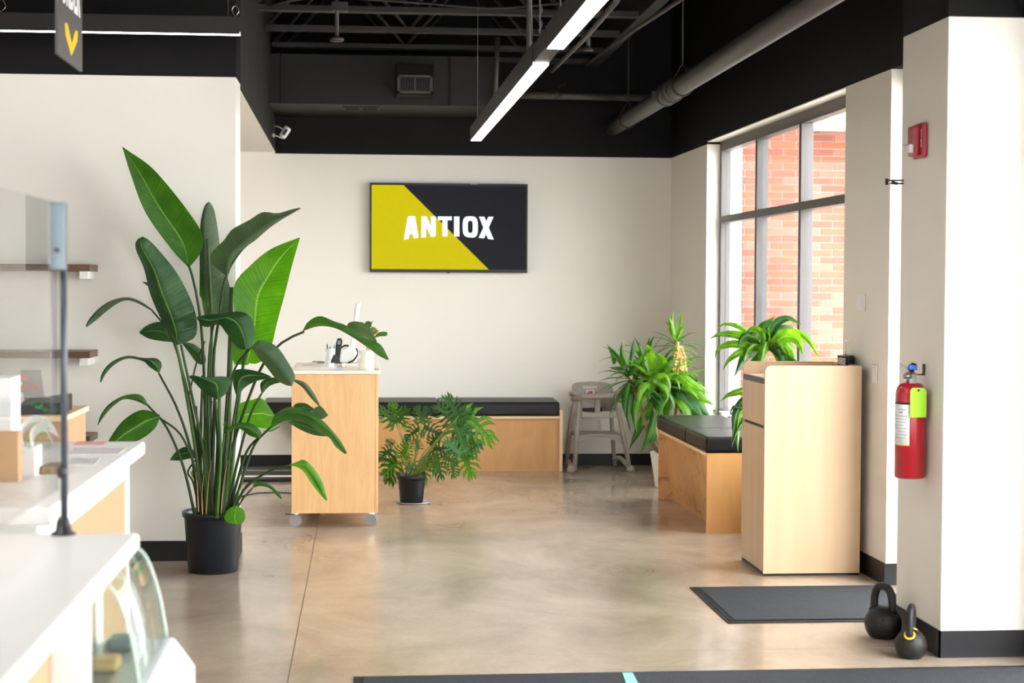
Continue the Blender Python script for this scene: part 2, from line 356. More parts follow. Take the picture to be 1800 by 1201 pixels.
window('window_1', W1a, W1b, .512, 2.494, (11.14, 10.05), (1.93,))
window('window_2', W2a+.04, W2b, .105, 2.50, (), (1.93,))
window('window_3', 2.4, 6.3, .02, 2.56, (3.7, 5.0), (2.1,))

# exterior brick wall, facing the room, beyond the glass
YO = 16.0
MORT = pmat('pale_mortar', (.46, .36, .32), .9)
BR = [pmat('orange_brick', (.235, .075, .04), .85, noise=.12, nscale=6), pmat('red_brick', (.20, .062, .04), .85, noise=.12, nscale=6), pmat('pink_brick', (.25, .10, .07), .85, noise=.12, nscale=6)]
bw = struct(MB().box(3.0, 7.5, YO+.012, YO+.3, -.3, 4.6).build('wall_outside', MORT))
me_b = []
for mm in BR:
    bm = MB().box(0, .232, 0, .03, 0, .058); o = bm.build('brick', mm, bw, bevel=0); me_b.append(o.data); C.objects.unlink(o); bpy.data.objects.remove(o)
rest = MB(); nb = 0
for k in range(64):
    z = -.25+k*.0686; off = 0 if k % 2 else .122
    for i in range(19):
        x = 3.0+off+i*.2445
        if x+.232 > 7.5: continue
        if .65 < z < 3.25 and 3.3 < x < 4.55:
            o = bpy.data.objects.new('brick', random.choice(me_b)); C.objects.link(o); o.parent = bw; o.location = (x, YO-.002+random.uniform(-.003, .003), z); nb += 1
        else: rest.box(x, x+.232, YO, YO+.03, z, z+.058)
o = rest.build('brickwork', BR[1], bw); o['kind'] = 'stuff'
pc = thing('exterior_pilaster', P(1298, 600, 15.8).xyz*1, 'pale stone pilaster outside the tall window beside the brickwork', 'pillar')
pc.location = (3.42, 15.85, -.3)
MB().box(3.30, 3.50, 15.72, 15.99, -.3, 2.95).build('shaft', pmat('pale_stone', (.30, .245, .21), .8, noise=.05), pc)
MB().box(3.27, 3.53, 15.69, 15.99, 2.95, 3.06).build('capital', pmat('pale_stone_b', (.75, .68, .6), .8), pc)
struct(MB().box(4.18, 7.5, 15.2, 15.98, 2.93, 3.6).build('canopy_outside', pmat('white_fascia', (.7, .68, .65), .7)))
struct(MB().box(2.75, 30, -14, 32, -.32, -.3).build('ground_outside', pmat('pale_pavement', (.45, .43, .40), .8)))

# ------------------------------------------------------------------ ceiling steel, pipes and lights
ZJ = 3.2
jy = [6.2, 7.0, 7.8, 8.6, 9.4, 10.25, 11.1, 11.95, 12.8, 13.45]
jn = ['second joist behind the camera side lamp', '']
ordn = ['against the back wall', 'first in front of the wall duct', 'second in front of the wall duct', 'third in front of the wall duct', 'fourth in front of the wall duct',
        'fifth in front of the wall duct', 'sixth in front of the wall duct', 'seventh in front of the wall duct', 'eighth in front of the wall duct', 'nearest to the camera']
for i, y in enumerate(jy):
    k = len(jy)-1-i; x0, x1 = (-.68 if y > 9.2 else -5.1), 1.78
    t = thing('roof_joist', (x0, y, ZJ), 'dark open web steel roof joist, '+ordn[k], 'joist', 'open web joists under the roof deck')
    MB().box(x0, x1, y-.045, y-.008, ZJ, ZJ+.035).box(x0, x1, y+.008, y+.045, ZJ, ZJ+.035).build('bottom_chord', BLACKD, t)
    MB().box(x0, x1, y-.04, y+.04, ZJ+.58, ZJ+.62).build('top_chord', BLACKD, t)
    n = int((x1-x0)/.42); dx = (x1-x0)/n
    for q in range(n):
        a = (x0+q*dx, y, ZJ+.02) if q % 2 == 0 else (x0+q*dx, y, ZJ+.59); b_ = (x0+(q+1)*dx, y, ZJ+.59) if q % 2 == 0 else (x0+(q+1)*dx, y, ZJ+.02)
        MB().tube([a, b_], .014, 6).build('web_bar', BLACKD, t)
t = thing('roof_girder', (1.82, 6, ZJ), 'long black steel girder that the roof joists end on', 'girder')
MB().box(1.78, 1.86, 5.0, YB, ZJ, ZJ+.03).box(1.81, 1.83, 5.0, YB, ZJ+.03, ZJ+.6).build('flange', BLACKD, t)
MB().box(1.78, 1.86, 5.0, YB, ZJ+.6, ZJ+.63).build('top_flange', BLACKD, t)
# big duct across the back wall
DUCT = pmat('black_duct_paint', (.014, .012, .0115), .5, spec=.25, noise=.2, nscale=2)
d0, d1 = P(478, 190, 12.6), P(868, 186, 12.6); zt = P(640, 96, 12.6).z; zb = P(640, 184, 12.6).z
t = thing('wall_duct', (d0.x, 13.1, zb), 'large flat black rectangular duct across the back wall above the screen', 'duct')
MB().box(-.70, d1.x, 12.6, YB-.01, zb, zt).build('duct_body', DUCT, t, bevel=.004)
for px in (493, 790): 
    x = P(px, 140, 12.6).x; MB().box(x-.006, x+.006, 12.588, 12.6, zb, zt).build('seam', BLACK, t)
x0, x1 = P(603, 190, 12.7).x, P(667, 190, 12.7).x
s_ = MB().box(x0, x1, 12.72, 12.95, zb-.008, zb).build('slot_diffuser', BLACKD, t)
for k in range(2):
    a = x0+.015+k*(x1-x0)/2; MB().box(a, a+(x1-x0)/2-.03, 12.75, 12.92, zb-.010, zb-.007).build('slot', BLACK, s_)
a, b_ = P(697, 112, 12.35), P(762, 167, 12.35)
t = thing('supply_register', ((a.x+b_.x)/2, 12.35, b_.z), 'black boxed air register with louvres on the wall duct', 'vent')
MB().box(a.x, b_.x, 12.35, 12.6, b_.z, a.z).build('register_box', BLACK, t, bevel=.005)
m_ = (P(730, 132, 12.34).z); z0_ = b_.z+.01
MB().box(a.x+.005, b_.x-.005, 12.335, 12.349, m_-.016, m_).box(a.x+.005, b_.x-.005, 12.335, 12.349, z0_, z0_+.016).box(a.x+.005, a.x+.025, 12.335, 12.349, z0_, m_).box(b_.x-.025, b_.x-.005, 12.335, 12.349, z0_, m_).box((a.x+b_.x)/2-.005, (a.x+b_.x)/2+.005, 12.335, 12.349, z0_, m_).build('frame', PIPE, t)
for k in range(18):
    x = a.x+.03+k*(b_.x-a.x-.06)/17
    MB().box(x-.003, x+.003, 12.338, 12.349, z0_+.016, m_-.016).build('louvre', BLACKD, t)
# sprinkler pipe along the back
t = thing('sprinkler_pipe', P(1000, 168, 13.1), 'thin black pipe running level across the back of the ceiling', 'pipe')
MB().tube([P(872, 166, 13.1), P(1165, 172, 13.1)], .03, 12).build('pipe_run', PIPE, t)
MB().tube([P(975, 160, 13.1), P(982, 172, 13.1)], .036, 12).tube([P(978, 160, 13.1), P(986, 150, 13.1), P(994, 146, 13.1), P(994, 152, 13.1)], .006, 6).build('coupling', BLACKD, t)
t = thing('vertical_conduit', P(873, 180, 12.55), 'black vertical pipe drop at the end of the wall duct', 'pipe')
MB().tube([P(875, 66, 12.55), P(870, 180, 12.55)], .018, 10).build('pipe_run', PIPE, t)
t = thing('vertical_conduit', P(927, 100, 10), 'black vertical pipe drop beside the joint of the pendant lamps', 'pipe')
a = P(930, 104, 10.2); MB().tube([a, (a.x, a.y, ZJ+.5)], .017, 10).build('pipe_run', PIPE, t)
# round drain pipe
t = thing('drain_pipe', P(1076, 227, YB), 'thick grey round pipe hanging along the window side of the ceiling', 'pipe')
pa = P(1076, 227, YB+.05); ax = pa.x; az = pa.z
def pipe_y(px):  # depth at which the pipe crosses a picture column
    d = ray(px, 200); return ax*d.y/d.x
MB().tube([(ax, YB+.02, az), (ax, 4.2, az)], .060, 28).build('pipe_run', PIPE, t)
y1 = pipe_y(1178); MB().tube([(ax, y1+.22, az), (ax, y1-.14, az)], .071, 28).build('coupling', PIPE, t)
MB().tube([(ax, y1+.13, az), (ax, y1+.11, az)], .078, 28).tube([(ax, y1-.07, az), (ax, y1-.09, az)], .078, 28).box(ax-.10, ax-.06, y1+.09, y1+.15, az-.03, az+.02).build('clamp_band', BLACKD, t)
for px, lab in ((1199, 0), (1104, 0)):
    y = pipe_y(px); MB().tube([(ax, y, az+.12), (ax, y, ZC)], .006, 6).build('hanger_rod', BLACKD, t)
    MB().tube([(ax+.068*math.sin(q*PI/8), y, az+.068*math.cos(q*PI/8)) for q in range(17)], .006, 6).tube([(ax-.06, y, az+.03), (ax-.012, y, az+.12), (ax+.012, y, az+.12), (ax+.06, y, az+.03)], .006, 6).build('hanger_ring', BLACKD, t)
# conduit runs over the joists
t = thing('flexible_conduit', P(700, 5, 10.0), 'thin flexible conduit sagging under the joists', 'conduit')
MB().tube(cr([P(470, 10, 10.4), P(560, -4, 10.4), P(720, 4, 10.4), P(860, 14, 10.4), P(960, 8, 10.4), P(1060, -2, 10.4)], 30), .007, 6).build('conduit_run', BLACKD, t)
t = thing('branch_pipe', P(1040, 40, 11), 'slim black pipe slanting over the pendant lamp towards the window side', 'pipe')
MB().tube([P(1085, 0, 9.0), P(1030, 65, 10.6), P(970, 125, 12.6)], .017, 10).build('pipe_run', PIPE, t)
a = P(1034, 62, 10.6); MB().tube([a+Vector((.0, 0, -.07)), a+Vector((.0, 0, .02))], .014, 8).lathe(a+Vector((0, 0, -.1)), [(.0, 0), (.03, .005), (.03, .012), (.012, .03), (.0, .032)], 14).build('sprinkler_head', PIPE, t)
t = thing('side_strut', P(1080, 50, 9.5), 'black strut rail beside the girder over the window side', 'rail')
MB().tube([P(1225, -20, 9.4), P(1112, 55, 11.2), P(1030, 114, 13.2)], .014, 6).build('rail', PIPE, t)
# ceiling speaker on a drop pole
t = thing('ceiling_sensor', P(592, 70, 10.1), 'small black disc on a drop pole under the joists', 'sensor')
a = P(592, 70, 10.1)
MB().tube([a, (a.x, a.y, ZJ+.1)], .012, 8).build('drop_pole', PIPE, t)
MB().lathe(a+Vector((0, 0, -.012)), [(0, 0), (.035, .002), (.043, .012), (.04, .022), (.015, .03), (0, .03)], 24).build('disc', PIPE, t)
z = P(598, 20, 10.1).z; MB().box(a.x-.03, a.x+.065, a.y-.04, a.y+.04, z, z+.05).build('bracket', BLACKD, t)

LED2 = pmat('led_diffuser_counter', (1, 1, 1), .5, emit=(1, .96, .97), es=7)
def strip_light(name, lab, a, b_, w, hgt, cords, grp='linear pendant lamps', led=None):
    a = Vector(a); b_ = Vector(b_); d = (b_-a).normalized(); s = Vector((-d.y, d.x, 0)) if abs(d.z) < .5 else Vector((1, 0, 0))
    t = thing(name, (a+b_)/2, lab, 'lamp', grp)
    def q(p, u, z): return p + s*u + Vector((0, 0, z))
    w2 = w/2+.006
    MB().hexa([q(a, w2, .012), q(b_, w2, .012), q(b_, -w2, .012), q(a, -w2, .012), q(a, w2, hgt), q(b_, w2, hgt), q(b_, -w2, hgt), q(a, -w2, hgt)]).hexa(
        [q(a, w2, -.001), q(b_, w2, -.001), q(b_, w2-.005, -.001), q(a, w2-.005, -.001), q(a, w2, .012), q(b_, w2, .012), q(b_, w2-.005, .012), q(a, w2-.005, .012)]).hexa(
        [q(a, -w2+.005, -.001), q(b_, -w2+.005, -.001), q(b_, -w2, -.001), q(a, -w2, -.001), q(a, -w2+.005, .012), q(b_, -w2+.005, .012), q(b_, -w2, .012), q(a, -w2, .012)]).build('housing', BLACKD, t)
    w3 = w/2
    MB().hexa([q(a, w3, -.002), q(b_, w3, -.002), q(b_, -w3, -.002), q(a, -w3, -.002), q(a, w3, .010), q(b_, w3, .010), q(b_, -w3, .010), q(a, -w3, .010)]).build('diffuser', led or LED, t)
    for c, cr_ in cords:
        p = a.lerp(b_, c)
        MB().tube([p+Vector((0, 0, hgt)), Vector((p.x, p.y, ZC))], cr_, 6).build('suspension_cable', PIPE, t)
    return t
ZL = 2.36
g1 = PZ(838, 247, ZL); g2 = PZ(945, 113, ZL); g3 = PZ(973, 84, ZL); X_ = (g1.x+g2.x+g3.x)/3
strip_light('pendant_lamp', 'white linear pendant lamp hanging over the room, the one ending by the back wall', (X_-.012, g1.y, ZL), (X_+.012, g2.y, ZL), .062, .085, [(.03, .003), (.985, .004)])
strip_light('pendant_lamp', 'white linear pendant lamp leaving the picture at the top, nearer to the camera', (X_+.018, g3.y+.02, ZL), (X_+.04, 3.6, ZL), .062, .085, [(.05, .004), (.9, .003)])
t = thing('lamp_joiner', (X_, (g2.y+g3.y)/2, ZL+.05), 'dark metal joiner with cable coils between the two pendant lamps', 'joiner')
MB().box(X_-.02, X_+.045, g3.y+.024, g2.y-.004, ZL+.005, ZL+.08).build('joiner_box', BLACKD, t, bevel=.002)
MB().tube([(X_-.03, g2.y-.05, ZL+.085), (X_-.05, g2.y-.03, ZL+.6), (X_-.045, g2.y, ZC)], .004, 6).build('feed_cord', PIPE, t)
MB().tube([(X_+.00+.006*math.sin(q*1.3), g2.y-.09, ZL+.08+q*.012) for q in range(110)], .003, 5).build('coiled_cord', PIPE, t)
# lamp over the counter, parallel with the partition
zc_ = 2.70; a = PZ(422, 61, zc_); strip_light('pendant_lamp', 'white linear pendant lamp before the black wall over the counter', (-4.6, a.y, zc_), (a.x, a.y, zc_), .055, .085, [(.79, .003), (.985, .003)], led=LED2)
p = Vector((a.x-.02, a.y, zc_+.085)); t = thing('cable_loop', p, 'small pale cable loop at the end of the lamp over the counter', 'cable')
MB().tube(cr([p, p+Vector((-.02, 0, .04)), p+Vector((0, 0, .06)), p+Vector((.015, 0, .035)), p+Vector((.0, 0, .01))], 16), .0025, 5).build('loop', CHROME, t)
p = Vector((PX(4, 24, 1).x*0+a.x-1.17, a.y, zc_+.085)); t = thing('cable_loop', p, 'pale cable loop above the lamp at the picture edge', 'cable')
MB().tube(cr([p, p+Vector((-.02, 0, .04)), p+Vector((0, 0, .07)), p+Vector((.02, 0, .035)), p+Vector((.0, 0, .01))], 16), .0025, 5).build('loop', CHROME, t)

# hanging sign
SX = -.99; p0 = PX(103, 97, SX); p1 = PX(145, 125, SX); zb = (p0.z+p1.z)/2; ya, yb = p0.y, p1.y
SG = pmat('dark_grey_sign_board', (.085, .078, .075), .5)
t = thing('hanging_sign', (SX, (ya+yb)/2, zb), 'dark grey hanging sign board with white lettering and a yellow arrow', 'sign')
MB().box(SX-.012, SX, ya, yb, zb, zb+.62).build('board', SG, t, bevel=.002)
TXT = pmat('white_sign_lettering', (.85, .83, .82), .5)
wY = yb-ya
def text_mesh(body, size, name, mat, parent, M, ext=.001, bold=.0):
    c = bpy.data.curves.new(name, 'FONT'); c.body = body; c.size = size; c.extrude = ext; c.offset = bold; c.align_x = 'CENTER'
    o = bpy.data.objects.new(name, c); C.objects.link(o); dg = bpy.context.evaluated_depsgraph_get(); dg.update()
    me = bpy.data.meshes.new_from_object(o.evaluated_get(dg)); C.objects.unlink(o); bpy.data.objects.remove(o)
    me.transform(M); me.materials.clear(); me.materials.append(mat)
    o = bpy.data.objects.new(name, me); C.objects.link(o); o.parent = parent; q = parent; off = Vector((0, 0, 0))
    while q: off += q.location; q = q.parent
    o.location = -off; return o
def frame_m(o, xa, ya_, sx=1, sy=1):
    xa = Vector(xa)*sx; ya2 = Vector(ya_)*sy; za = Vector(xa).normalized().cross(Vector(ya_).normalized())
    return Matrix(((xa.x, ya2.x, za.x, o[0]), (xa.y, ya2.y, za.y, o[1]), (xa.z, ya2.z, za.z, o[2]), (0, 0, 0, 1)))
zt_ = PX(137, 26, SX).z
text_mesh('ORDER', .15, 'lettering', TXT, t, frame_m((SX+.0005, (ya+yb)/2, zt_), (0, 1, 0), (0, 0, 1), .74, 1.25), .001, .004)
q0, q1, q2 = PX(115, 42, SX), PX(136, 57, SX), PX(125, 98, SX)
arw = [(q0.y, q0.z), (q0.y+.075, q0.z-.02), ((q0.y+q1.y)/2+.01, q2.z+.125), (q1.y-.055, q1.z+.01), (q1.y, q1.z), (q2.y+.01, q2.z), ]
aq = [PX(x/8.18, y/8.18, SX) for x, y in ((930, 330), (962, 330), (1025, 620), (1075, 440), (1112, 450), (1105, 600), (1022, 800), (940, 500))]
MB().prism([(SX, p.y, p.z) for p in aq], (.002, 0, 0)).build('arrow', pmat('yellow_arrow_paint', (.80, .48, .01), .5), t)
for y in (ya+.05, yb-.05): MB().tube([(SX-.006, y, zb+.62), (SX-.006, y, ZC)], .003, 6).build('suspension_cable', PIPE, t)

# security camera on the bulkhead
p = P(501, 233, 12.9); t = thing('security_camera', p, 'small white security camera on the black wall corner', 'camera')
o = MB().lathe((0, 0, -.045), [(0, 0), (.022, .002), (.028, .012), (.028, .078), (.022, .09), (0, .092)], 20).build('camera_body', WPLAST)
o.parent = t; o.rotation_euler = (0, .58, 0)
l = MB().box(-.010, .012, -.030, -.027, -.024, .026).build('lens_window', BPLAST, o); l.location = (0, 0, 0)
q = p-Vector((0, 0, 0)); MB().tube([P(481, 221, 12.95), P(490, 223, 12.93), P(497, 227, 12.9)], .005, 6).tube([P(481, 237, 12.95), P(497, 243, 12.9)], .006, 6).tube([P(479, 240, 12.95), P(483, 236, 12.95)], .014, 10).build('mount_arm', WPLAST, t)

# ------------------------------------------------------------------ wall screen
yt = YB-.07; a = P(650, 321, yt); b_ = P(927, 480, yt); x0, x1, z1, z0 = a.x, b_.x, a.z, b_.z
t = thing('wall_screen', ((x0+x1)/2, yt, z0), 'large wall-mounted screen showing a yellow and black picture with white lettering', 'screen')
MB().box(x0, x1, yt, yt+.045, z0, z1).build('casing', BPLAST, t, bevel=.003)
MB().box(x0+.3, x1-.3, yt+.045, YB-.001, z0+.2, z1-.2).build('wall_bracket', BLACKD, t)
sx0, sx1, sz0, sz1 = x0+.015, x1-.012, z0+.025, z1-.018
SCB = pmat('screen_black', (.004, .004, .005), .25, spec=.04, emit=(.009, .009, .012), es=1)
SCY = pmat('screen_yellow', (.02, .02, .0), .3, spec=.04, emit=(.58, .50, .0), es=.85)
SCW = pmat('screen_white', (.02, .02, .02), .3, emit=(.80, .83, 1.0), es=1.0)
sc_ = MB().box(sx0, sx1, yt-.0015, yt+.001, sz0, sz1).build('display', SCB, t)
def U(cx, cy): return P(620+cx/5.294, 300+cy/5.294, yt-.003)
tl = (sx0, yt-.002, sz1); e1 = U(474, 130); e2 = U(1266, 930)
MB().prism([(sx0, yt-.002, sz1), (e1.x, yt-.002, sz1), (e2.x, yt-.002, sz0), (sx0, yt-.002, sz0)][::-1], (0, -.0006, 0)).build('yellow_field', SCY, sc_)
def bot(x): return 612+1.75e-4*(x-893)**2
def glyph(polys):
    mb = MB()
    for pl in polys:
        pts = []
        for (x, v) in pl:
            top = 424+(x-480)*.007; y = top+(bot(x)-top)*v; q = U(x, y); pts.append((q.x, yt-.0032, q.z))
        mb.prism(pts, (0, -.0006, 0))
    return mb.build('letter', SCW, sc_)
glyph([[(514, 0), (580, 0), (566, .16), (548, .3), (520, 1), (475, 1)], [(514, 0), (580, 0), (612, 1), (566, 1), (536, .3), (530, .16)], [(520, .62), (575, .62), (575, .80), (515, .80)]])
glyph([[(640, 0), (683, 0), (683, 1), (637, 1)], [(728, 0), (772, 0), (772, 1), (730, 1)], [(640, 0), (686, 0), (772, 1), (728, 1)]])
glyph([[(793, 0), (922, 0), (922, .19), (793, .19)], [(835, .1), (882, .1), (882, 1), (835, 1)]])
glyph([[(943, 0), (993, 0), (993, 1), (943, 1)]])
ring = []
for k in range(24):
    def se(r, w_, h_, a_):
        c_, s2 = math.cos(a_), math.sin(a_); e_ = .62
        return (1094+w_*math.copysign(abs(c_)**e_, c_), .5+h_*math.copysign(abs(s2)**e_, s2))
    a0, a1 = 2*PI*k/24, 2*PI*(k+1)/24
    ring.append([se(0, 71, .52, a0), se(0, 71, .52, a1), se(0, 23, .30, a1), se(0, 23, .30, a0)])
glyph(ring)
glyph([[(1175, 0), (1225, 0), (1312, 1), (1258, 1)], [(1262, 0), (1310, 0), (1222, 1), (1172, 1)]])
a = U(890, 950); MB().box(a.x-.012, a.x+.012, yt-.004, yt, z0-.006, z0+.012).build('sensor_tab', BPLAST, t, bevel=.002)
a = U(1130, 112); MB().box(a.x-.03, a.x+.03, yt-.004, yt, z1-.006, z1).build('label_strip', BRASS, t)

# ------------------------------------------------------------------ benches
def cushion(t, p, bev=.018): return MB().hexa(p).build('cushion', VINYL, t, bevel=bev, seg=4)
yf = 13.20; xr = P(989, 780, yf).x; xl = P(556, 780, yf).x; zs = P(830, 732, yf).z; zc1 = P(830, 707, yf).z
t = thing('bench', ((xl+xr)/2, 13.4, 0), 'long plywood bench with black padded seat along the back wall', 'bench')
MB().box(xl, xr-.025, yf+.02, yf+.04, 0, zs-.02).build('front_panel', BIRCH, t)
MB().box(xl, xr-.025, yf, YB-.012, zs-.02, zs).build('seat_board', EDGE, t)
MB().box(xr-.025, xr, yf-.005, YB-.012, 0, zs+.05).build('end_panel', EDGE, t, bevel=.001)
MB().box(xl, xl+.02, yf+.02, YB-.012, 0, zs-.02).build('end_panel', EDGE, t)
nx = 2
for k in range(nx):
    a0, a1 = xl+(xr-.025-xl)*k/nx, xl+(xr-.025-xl)*(k+1)/nx
    cushion(t, [(a0+.001, yf-.012, zs), (a1-.001, yf-.012, zs), (a1-.001, YB-.014, zs), (a0+.001, YB-.014, zs), (a0+.001, yf-.012, zc1), (a1-.001, yf-.012, zc1), (a1-.001, YB-.014, zc1+.012), (a0+.001, YB-.014, zc1+.012)])
xw = P(462, 715, yf).x
t = thing('wall_bench', ((xl+xw)/2, 13.4, zs), 'black padded wall bench with open space below, between the tall plant and the rolling desk', 'bench')
MB().box(xw, xl-.004, yf+.02, YB-.002, zs-.02, zs).build('seat_board', BPLAST, t, bevel=.002)
cushion(t, [(xw, yf-.012, zs), (xl-.004, yf-.012, zs), (xl-.004, YB-.014, zs), (xw, YB-.014, zs), (xw, yf-.012, zc1), (xl-.004, yf-.012, zc1), (xl-.004, YB-.014, zc1+.012), (xw, YB-.014, zc1+.012)])
# window bench
y0b, y1b = 9.82, 11.47; bx = 2.0
zs = P(1243, 797, y0b).z; zc1 = PX(1243, 775, bx).z*0+P(1240, 768, y0b).z
t = thing('bench', (2.25, 10.6, 0), 'short plywood bench with black padded seat under the window', 'bench')
MB().box(bx, 2.44, y0b, y0b+.018, 0, zs).build('end_panel', BIRCH, t, bevel=.001)
MB().box(bx, 2.44, y1b-.018, y1b, 0, zs).build('end_panel', BIRCHK, t, bevel=.001)
MB().hexa([(bx+.10, y0b+.018, 0), (bx+.118, y0b+.018, 0), (bx+.118, y1b-.018, 0), (bx+.10, y1b-.018, 0), (bx+.02, y0b+.018, zs-.02), (bx+.04, y0b+.018, zs-.02), (bx+.04, y1b-.018, zs-.02), (bx+.02, y1b-.018, zs-.02)]).build('front_panel', BIRCHK, t)
MB().box(bx, 2.44, y0b+.018, y1b-.018, zs-.02, zs).build('seat_board', EDGE, t, bevel=.001)
ym = y0b+.62
for a0, a1 in ((y0b-.01, ym-.001), (ym+.001, y1b+.02)):
    X1, X2 = 2.445, 2.445
    cushion(t, [(bx-.012, a0, zs), (X1, a0, zs), (X2, a1, zs), (bx-.012, a1, zs), (bx-.012, a0, zc1), (X1, a0, zc1), (X2, a1, zc1), (bx-.012, a1, zc1)], .022)

# ------------------------------------------------------------------ waste cabinet
cy0, cy1 = 8.355, 8.86; cx0, cx1 = 1.992, 2.485; zt = P(1430, 643, cy0).z
t = thing('waste_cabinet', ((cx0+cx1)/2, (cy0+cy1)/2, 0), 'tall maple laminate waste cabinet with raised tray sides by the window wall', 'cabinet')
def side(y, nm):
    r = .03; pts = [(cx0, y, .012), (cx1, y, .012), (cx1, y, zt)]+[(cx0+r-r*math.sin(q*PI/12), y, zt-r+r*math.cos(q*PI/12)) for q in range(7)]
    return MB().prism(pts[::-1], (0, .019, 0)).build(nm, MAPLE, t, bevel=.0012)
side(cy0, 'side_panel'); side(cy1-.019, 'side_panel')
MB().box(cx1-.018, cx1, cy0+.019, cy1-.019, .012, zt).build('back_panel', MAPLE, t)
ztop = PX(1322, 659, cx0).z
MB().box(cx0+.001, cx1-.018, cy0+.019, cy1-.019, ztop-.03, ztop-.001).build('top_board', MAPLE, t)
MB().box(cx0-.0015, cx0+.02, cy0+.0195, cy1-.0195, ztop-.030, ztop-.006).build('top_edge_band', BPLAST, t)
zd = PX(1322, 744, cx0).z
MB().box(cx0, cx0+.018, cy0+.021, cy1-.021, zd+.008, ztop-.032).build('flap_door', MAPLE, t, bevel=.001)
MB().box(cx0, cx0+.018, cy0+.021, cy1-.021, .02, zd-.008).build('door', MAPLE, t, bevel=.001)
MB().box(cx0+.012, cx0+.03, cy0+.019, cy1-.019, .012, ztop-.03).build('door_gap_lining', BPLAST, t)
MB().box(cx0+.005, cx1-.005, cy0+.004, cy1-.004, 0, .012).build('plinth', BPLAST, t)
# lettered block with card clip standing on the cabinet's back corner
p = P(1486, 643, cy0+.25); zb = zt
pb = P(1486, 630, cy0+.26)
t = thing('letter_block', (cx1-.06, cy0+.3, ztop), 'black block with white lettering and a wire card clip on the waste cabinet', 'sign')
zbt = P(1480, 626, cy0+.15).z; xa, xb = P(1472, 630, cy0+.25).x, P(1500, 630, cy0+.08).x
# stands on the top board, slightly turned
M_ = [(P(1472, 640, 8.62)), (P(1487, 640, 8.50)), (P(1500, 640, 8.60))]
def at0(v, z): return (v.x, v.y, z)
v0, v1, v2 = M_; v3 = v0+v2-v1
MB().hexa([at0(v0, ztop), at0(v1, ztop), at0(v2, ztop), at0(v3, ztop), at0(v0, zbt), at0(v1, zbt), at0(v2, zbt), at0(v3, zbt)]).build('block', BPLAST, t, bevel=.001)
ux = (v1-v0); ln = ux.length; ux.normalize(); c_ = (v0+v1)/2; nrm = Vector((ux.y, -ux.x, 0))
text_mesh('VERSE', .062, 'lettering', TXT, t, frame_m((c_.x+nrm.x*.0008, c_.y+nrm.y*.0008, P(1480, 640.5, 8.56).z), (ux.x, ux.y, 0), (0, 0, 1), .66, .75), .0005, .001)
a = P(1486.5, 625, 8.58); b2 = P(1487, 606, 8.58)
MB().tube([(a.x, a.y, zbt), b2], .0013, 6).tube([b2+Vector((.014*math.cos(q*.55)*(1-q*.03)+.010, 0, .014*math.sin(q*.55)*1.3*(1-q*.03)+.015)) for q in range(19)], .0011, 5).build('card_clip', CHROME, t)

# ------------------------------------------------------------------ mats
def matmat(name, col):
    m = pmat(name, col, .95, noise=.35, nscale=30, bump=1.0, bscale=260); return m
MATC = matmat('charcoal_carpet_pile', (.020, .024, .031)); RUB = pmat('black_rubber_edge', (.012, .012, .014), .5, spec=.3)
t = thing('floor_mat', (2.05, 7.6, 0), 'small charcoal floor mat in front of the waste cabinet', 'mat')
MB().box(1.56, 2.50, 7.18, 8.05, 0, .005).build('rubber_border', RUB, t, bevel=.003)
MB().box(1.60, 2.46, 7.215, 8.015, .004, .0095).build('pile', MATC, t)
for x in (1.578, 1.592): MB().box(x, x+.006, 7.20, 8.03, .004, .0075).build('border_rib', MATC, t)
t = thing('floor_mat', (1.5, 5.6, 0), 'large charcoal floor mat at the bottom of the picture before the column', 'mat')
MB().hexa([(-.035, 4.6, 0), (3.0, 4.6, 0), (3.0, 6.30, 0), (-.035, 6.275, 0), (-.035, 4.6, .005), (3.0, 4.6, .005), (3.0, 6.30, .005), (-.035, 6.275, .005)]).build('rubber_border', RUB, t, bevel=.003)
MB().box(-.0, 2.97, 4.63, 6.245, .004, .010).build('pile', MATC, t)
a = P(1107, 1186, 6.15); t = thing('tape_strip', PZ(1107, 1190, .011), 'pale blue tape strip stuck on the large floor mat', 'tape')
q = [PZ(1094, 1183, .0105), PZ(1112, 1183, .0105), PZ(1124, 1206, .0105), PZ(1102, 1206, .0105)]
MB().prism(q, (0, 0, .001)).build('tape', pmat('pale_blue_tape', (.25, .50, .75), .6), t)
# dark platform behind the desk
t = thing('floor_platform', (-.75, 12.6, 0), 'low black platform with pale edge strips behind the rolling desk', 'platform')
ya_, yb_ = PZ(470, 848, 0).y, PZ(470, 824, 0).y
MB().box(-1.9, -.15, ya_, yb_, 0, .022).build('platform_deck', RUB, t, bevel=.003)
for pz in (828, 838):
    y = PZ(470, pz, .02).y; MB().box(-1.9, -.15, y-.035, y+.035, .0215, .0245).build('edge_strip', PAPER if pz > 830 else BRASS, t)
t = thing('power_cord', PZ(470, 868, 0), 'thin dark power cord lying on the floor behind the rolling desk', 'cord')
MB().tube(cr([PZ(400, 880, .004), PZ(440, 869, .004), PZ(470, 866, .004), PZ(515, 867, .004), PZ(560, 872, .004)], 24), .004, 6).build('cord', BPLAST, t)

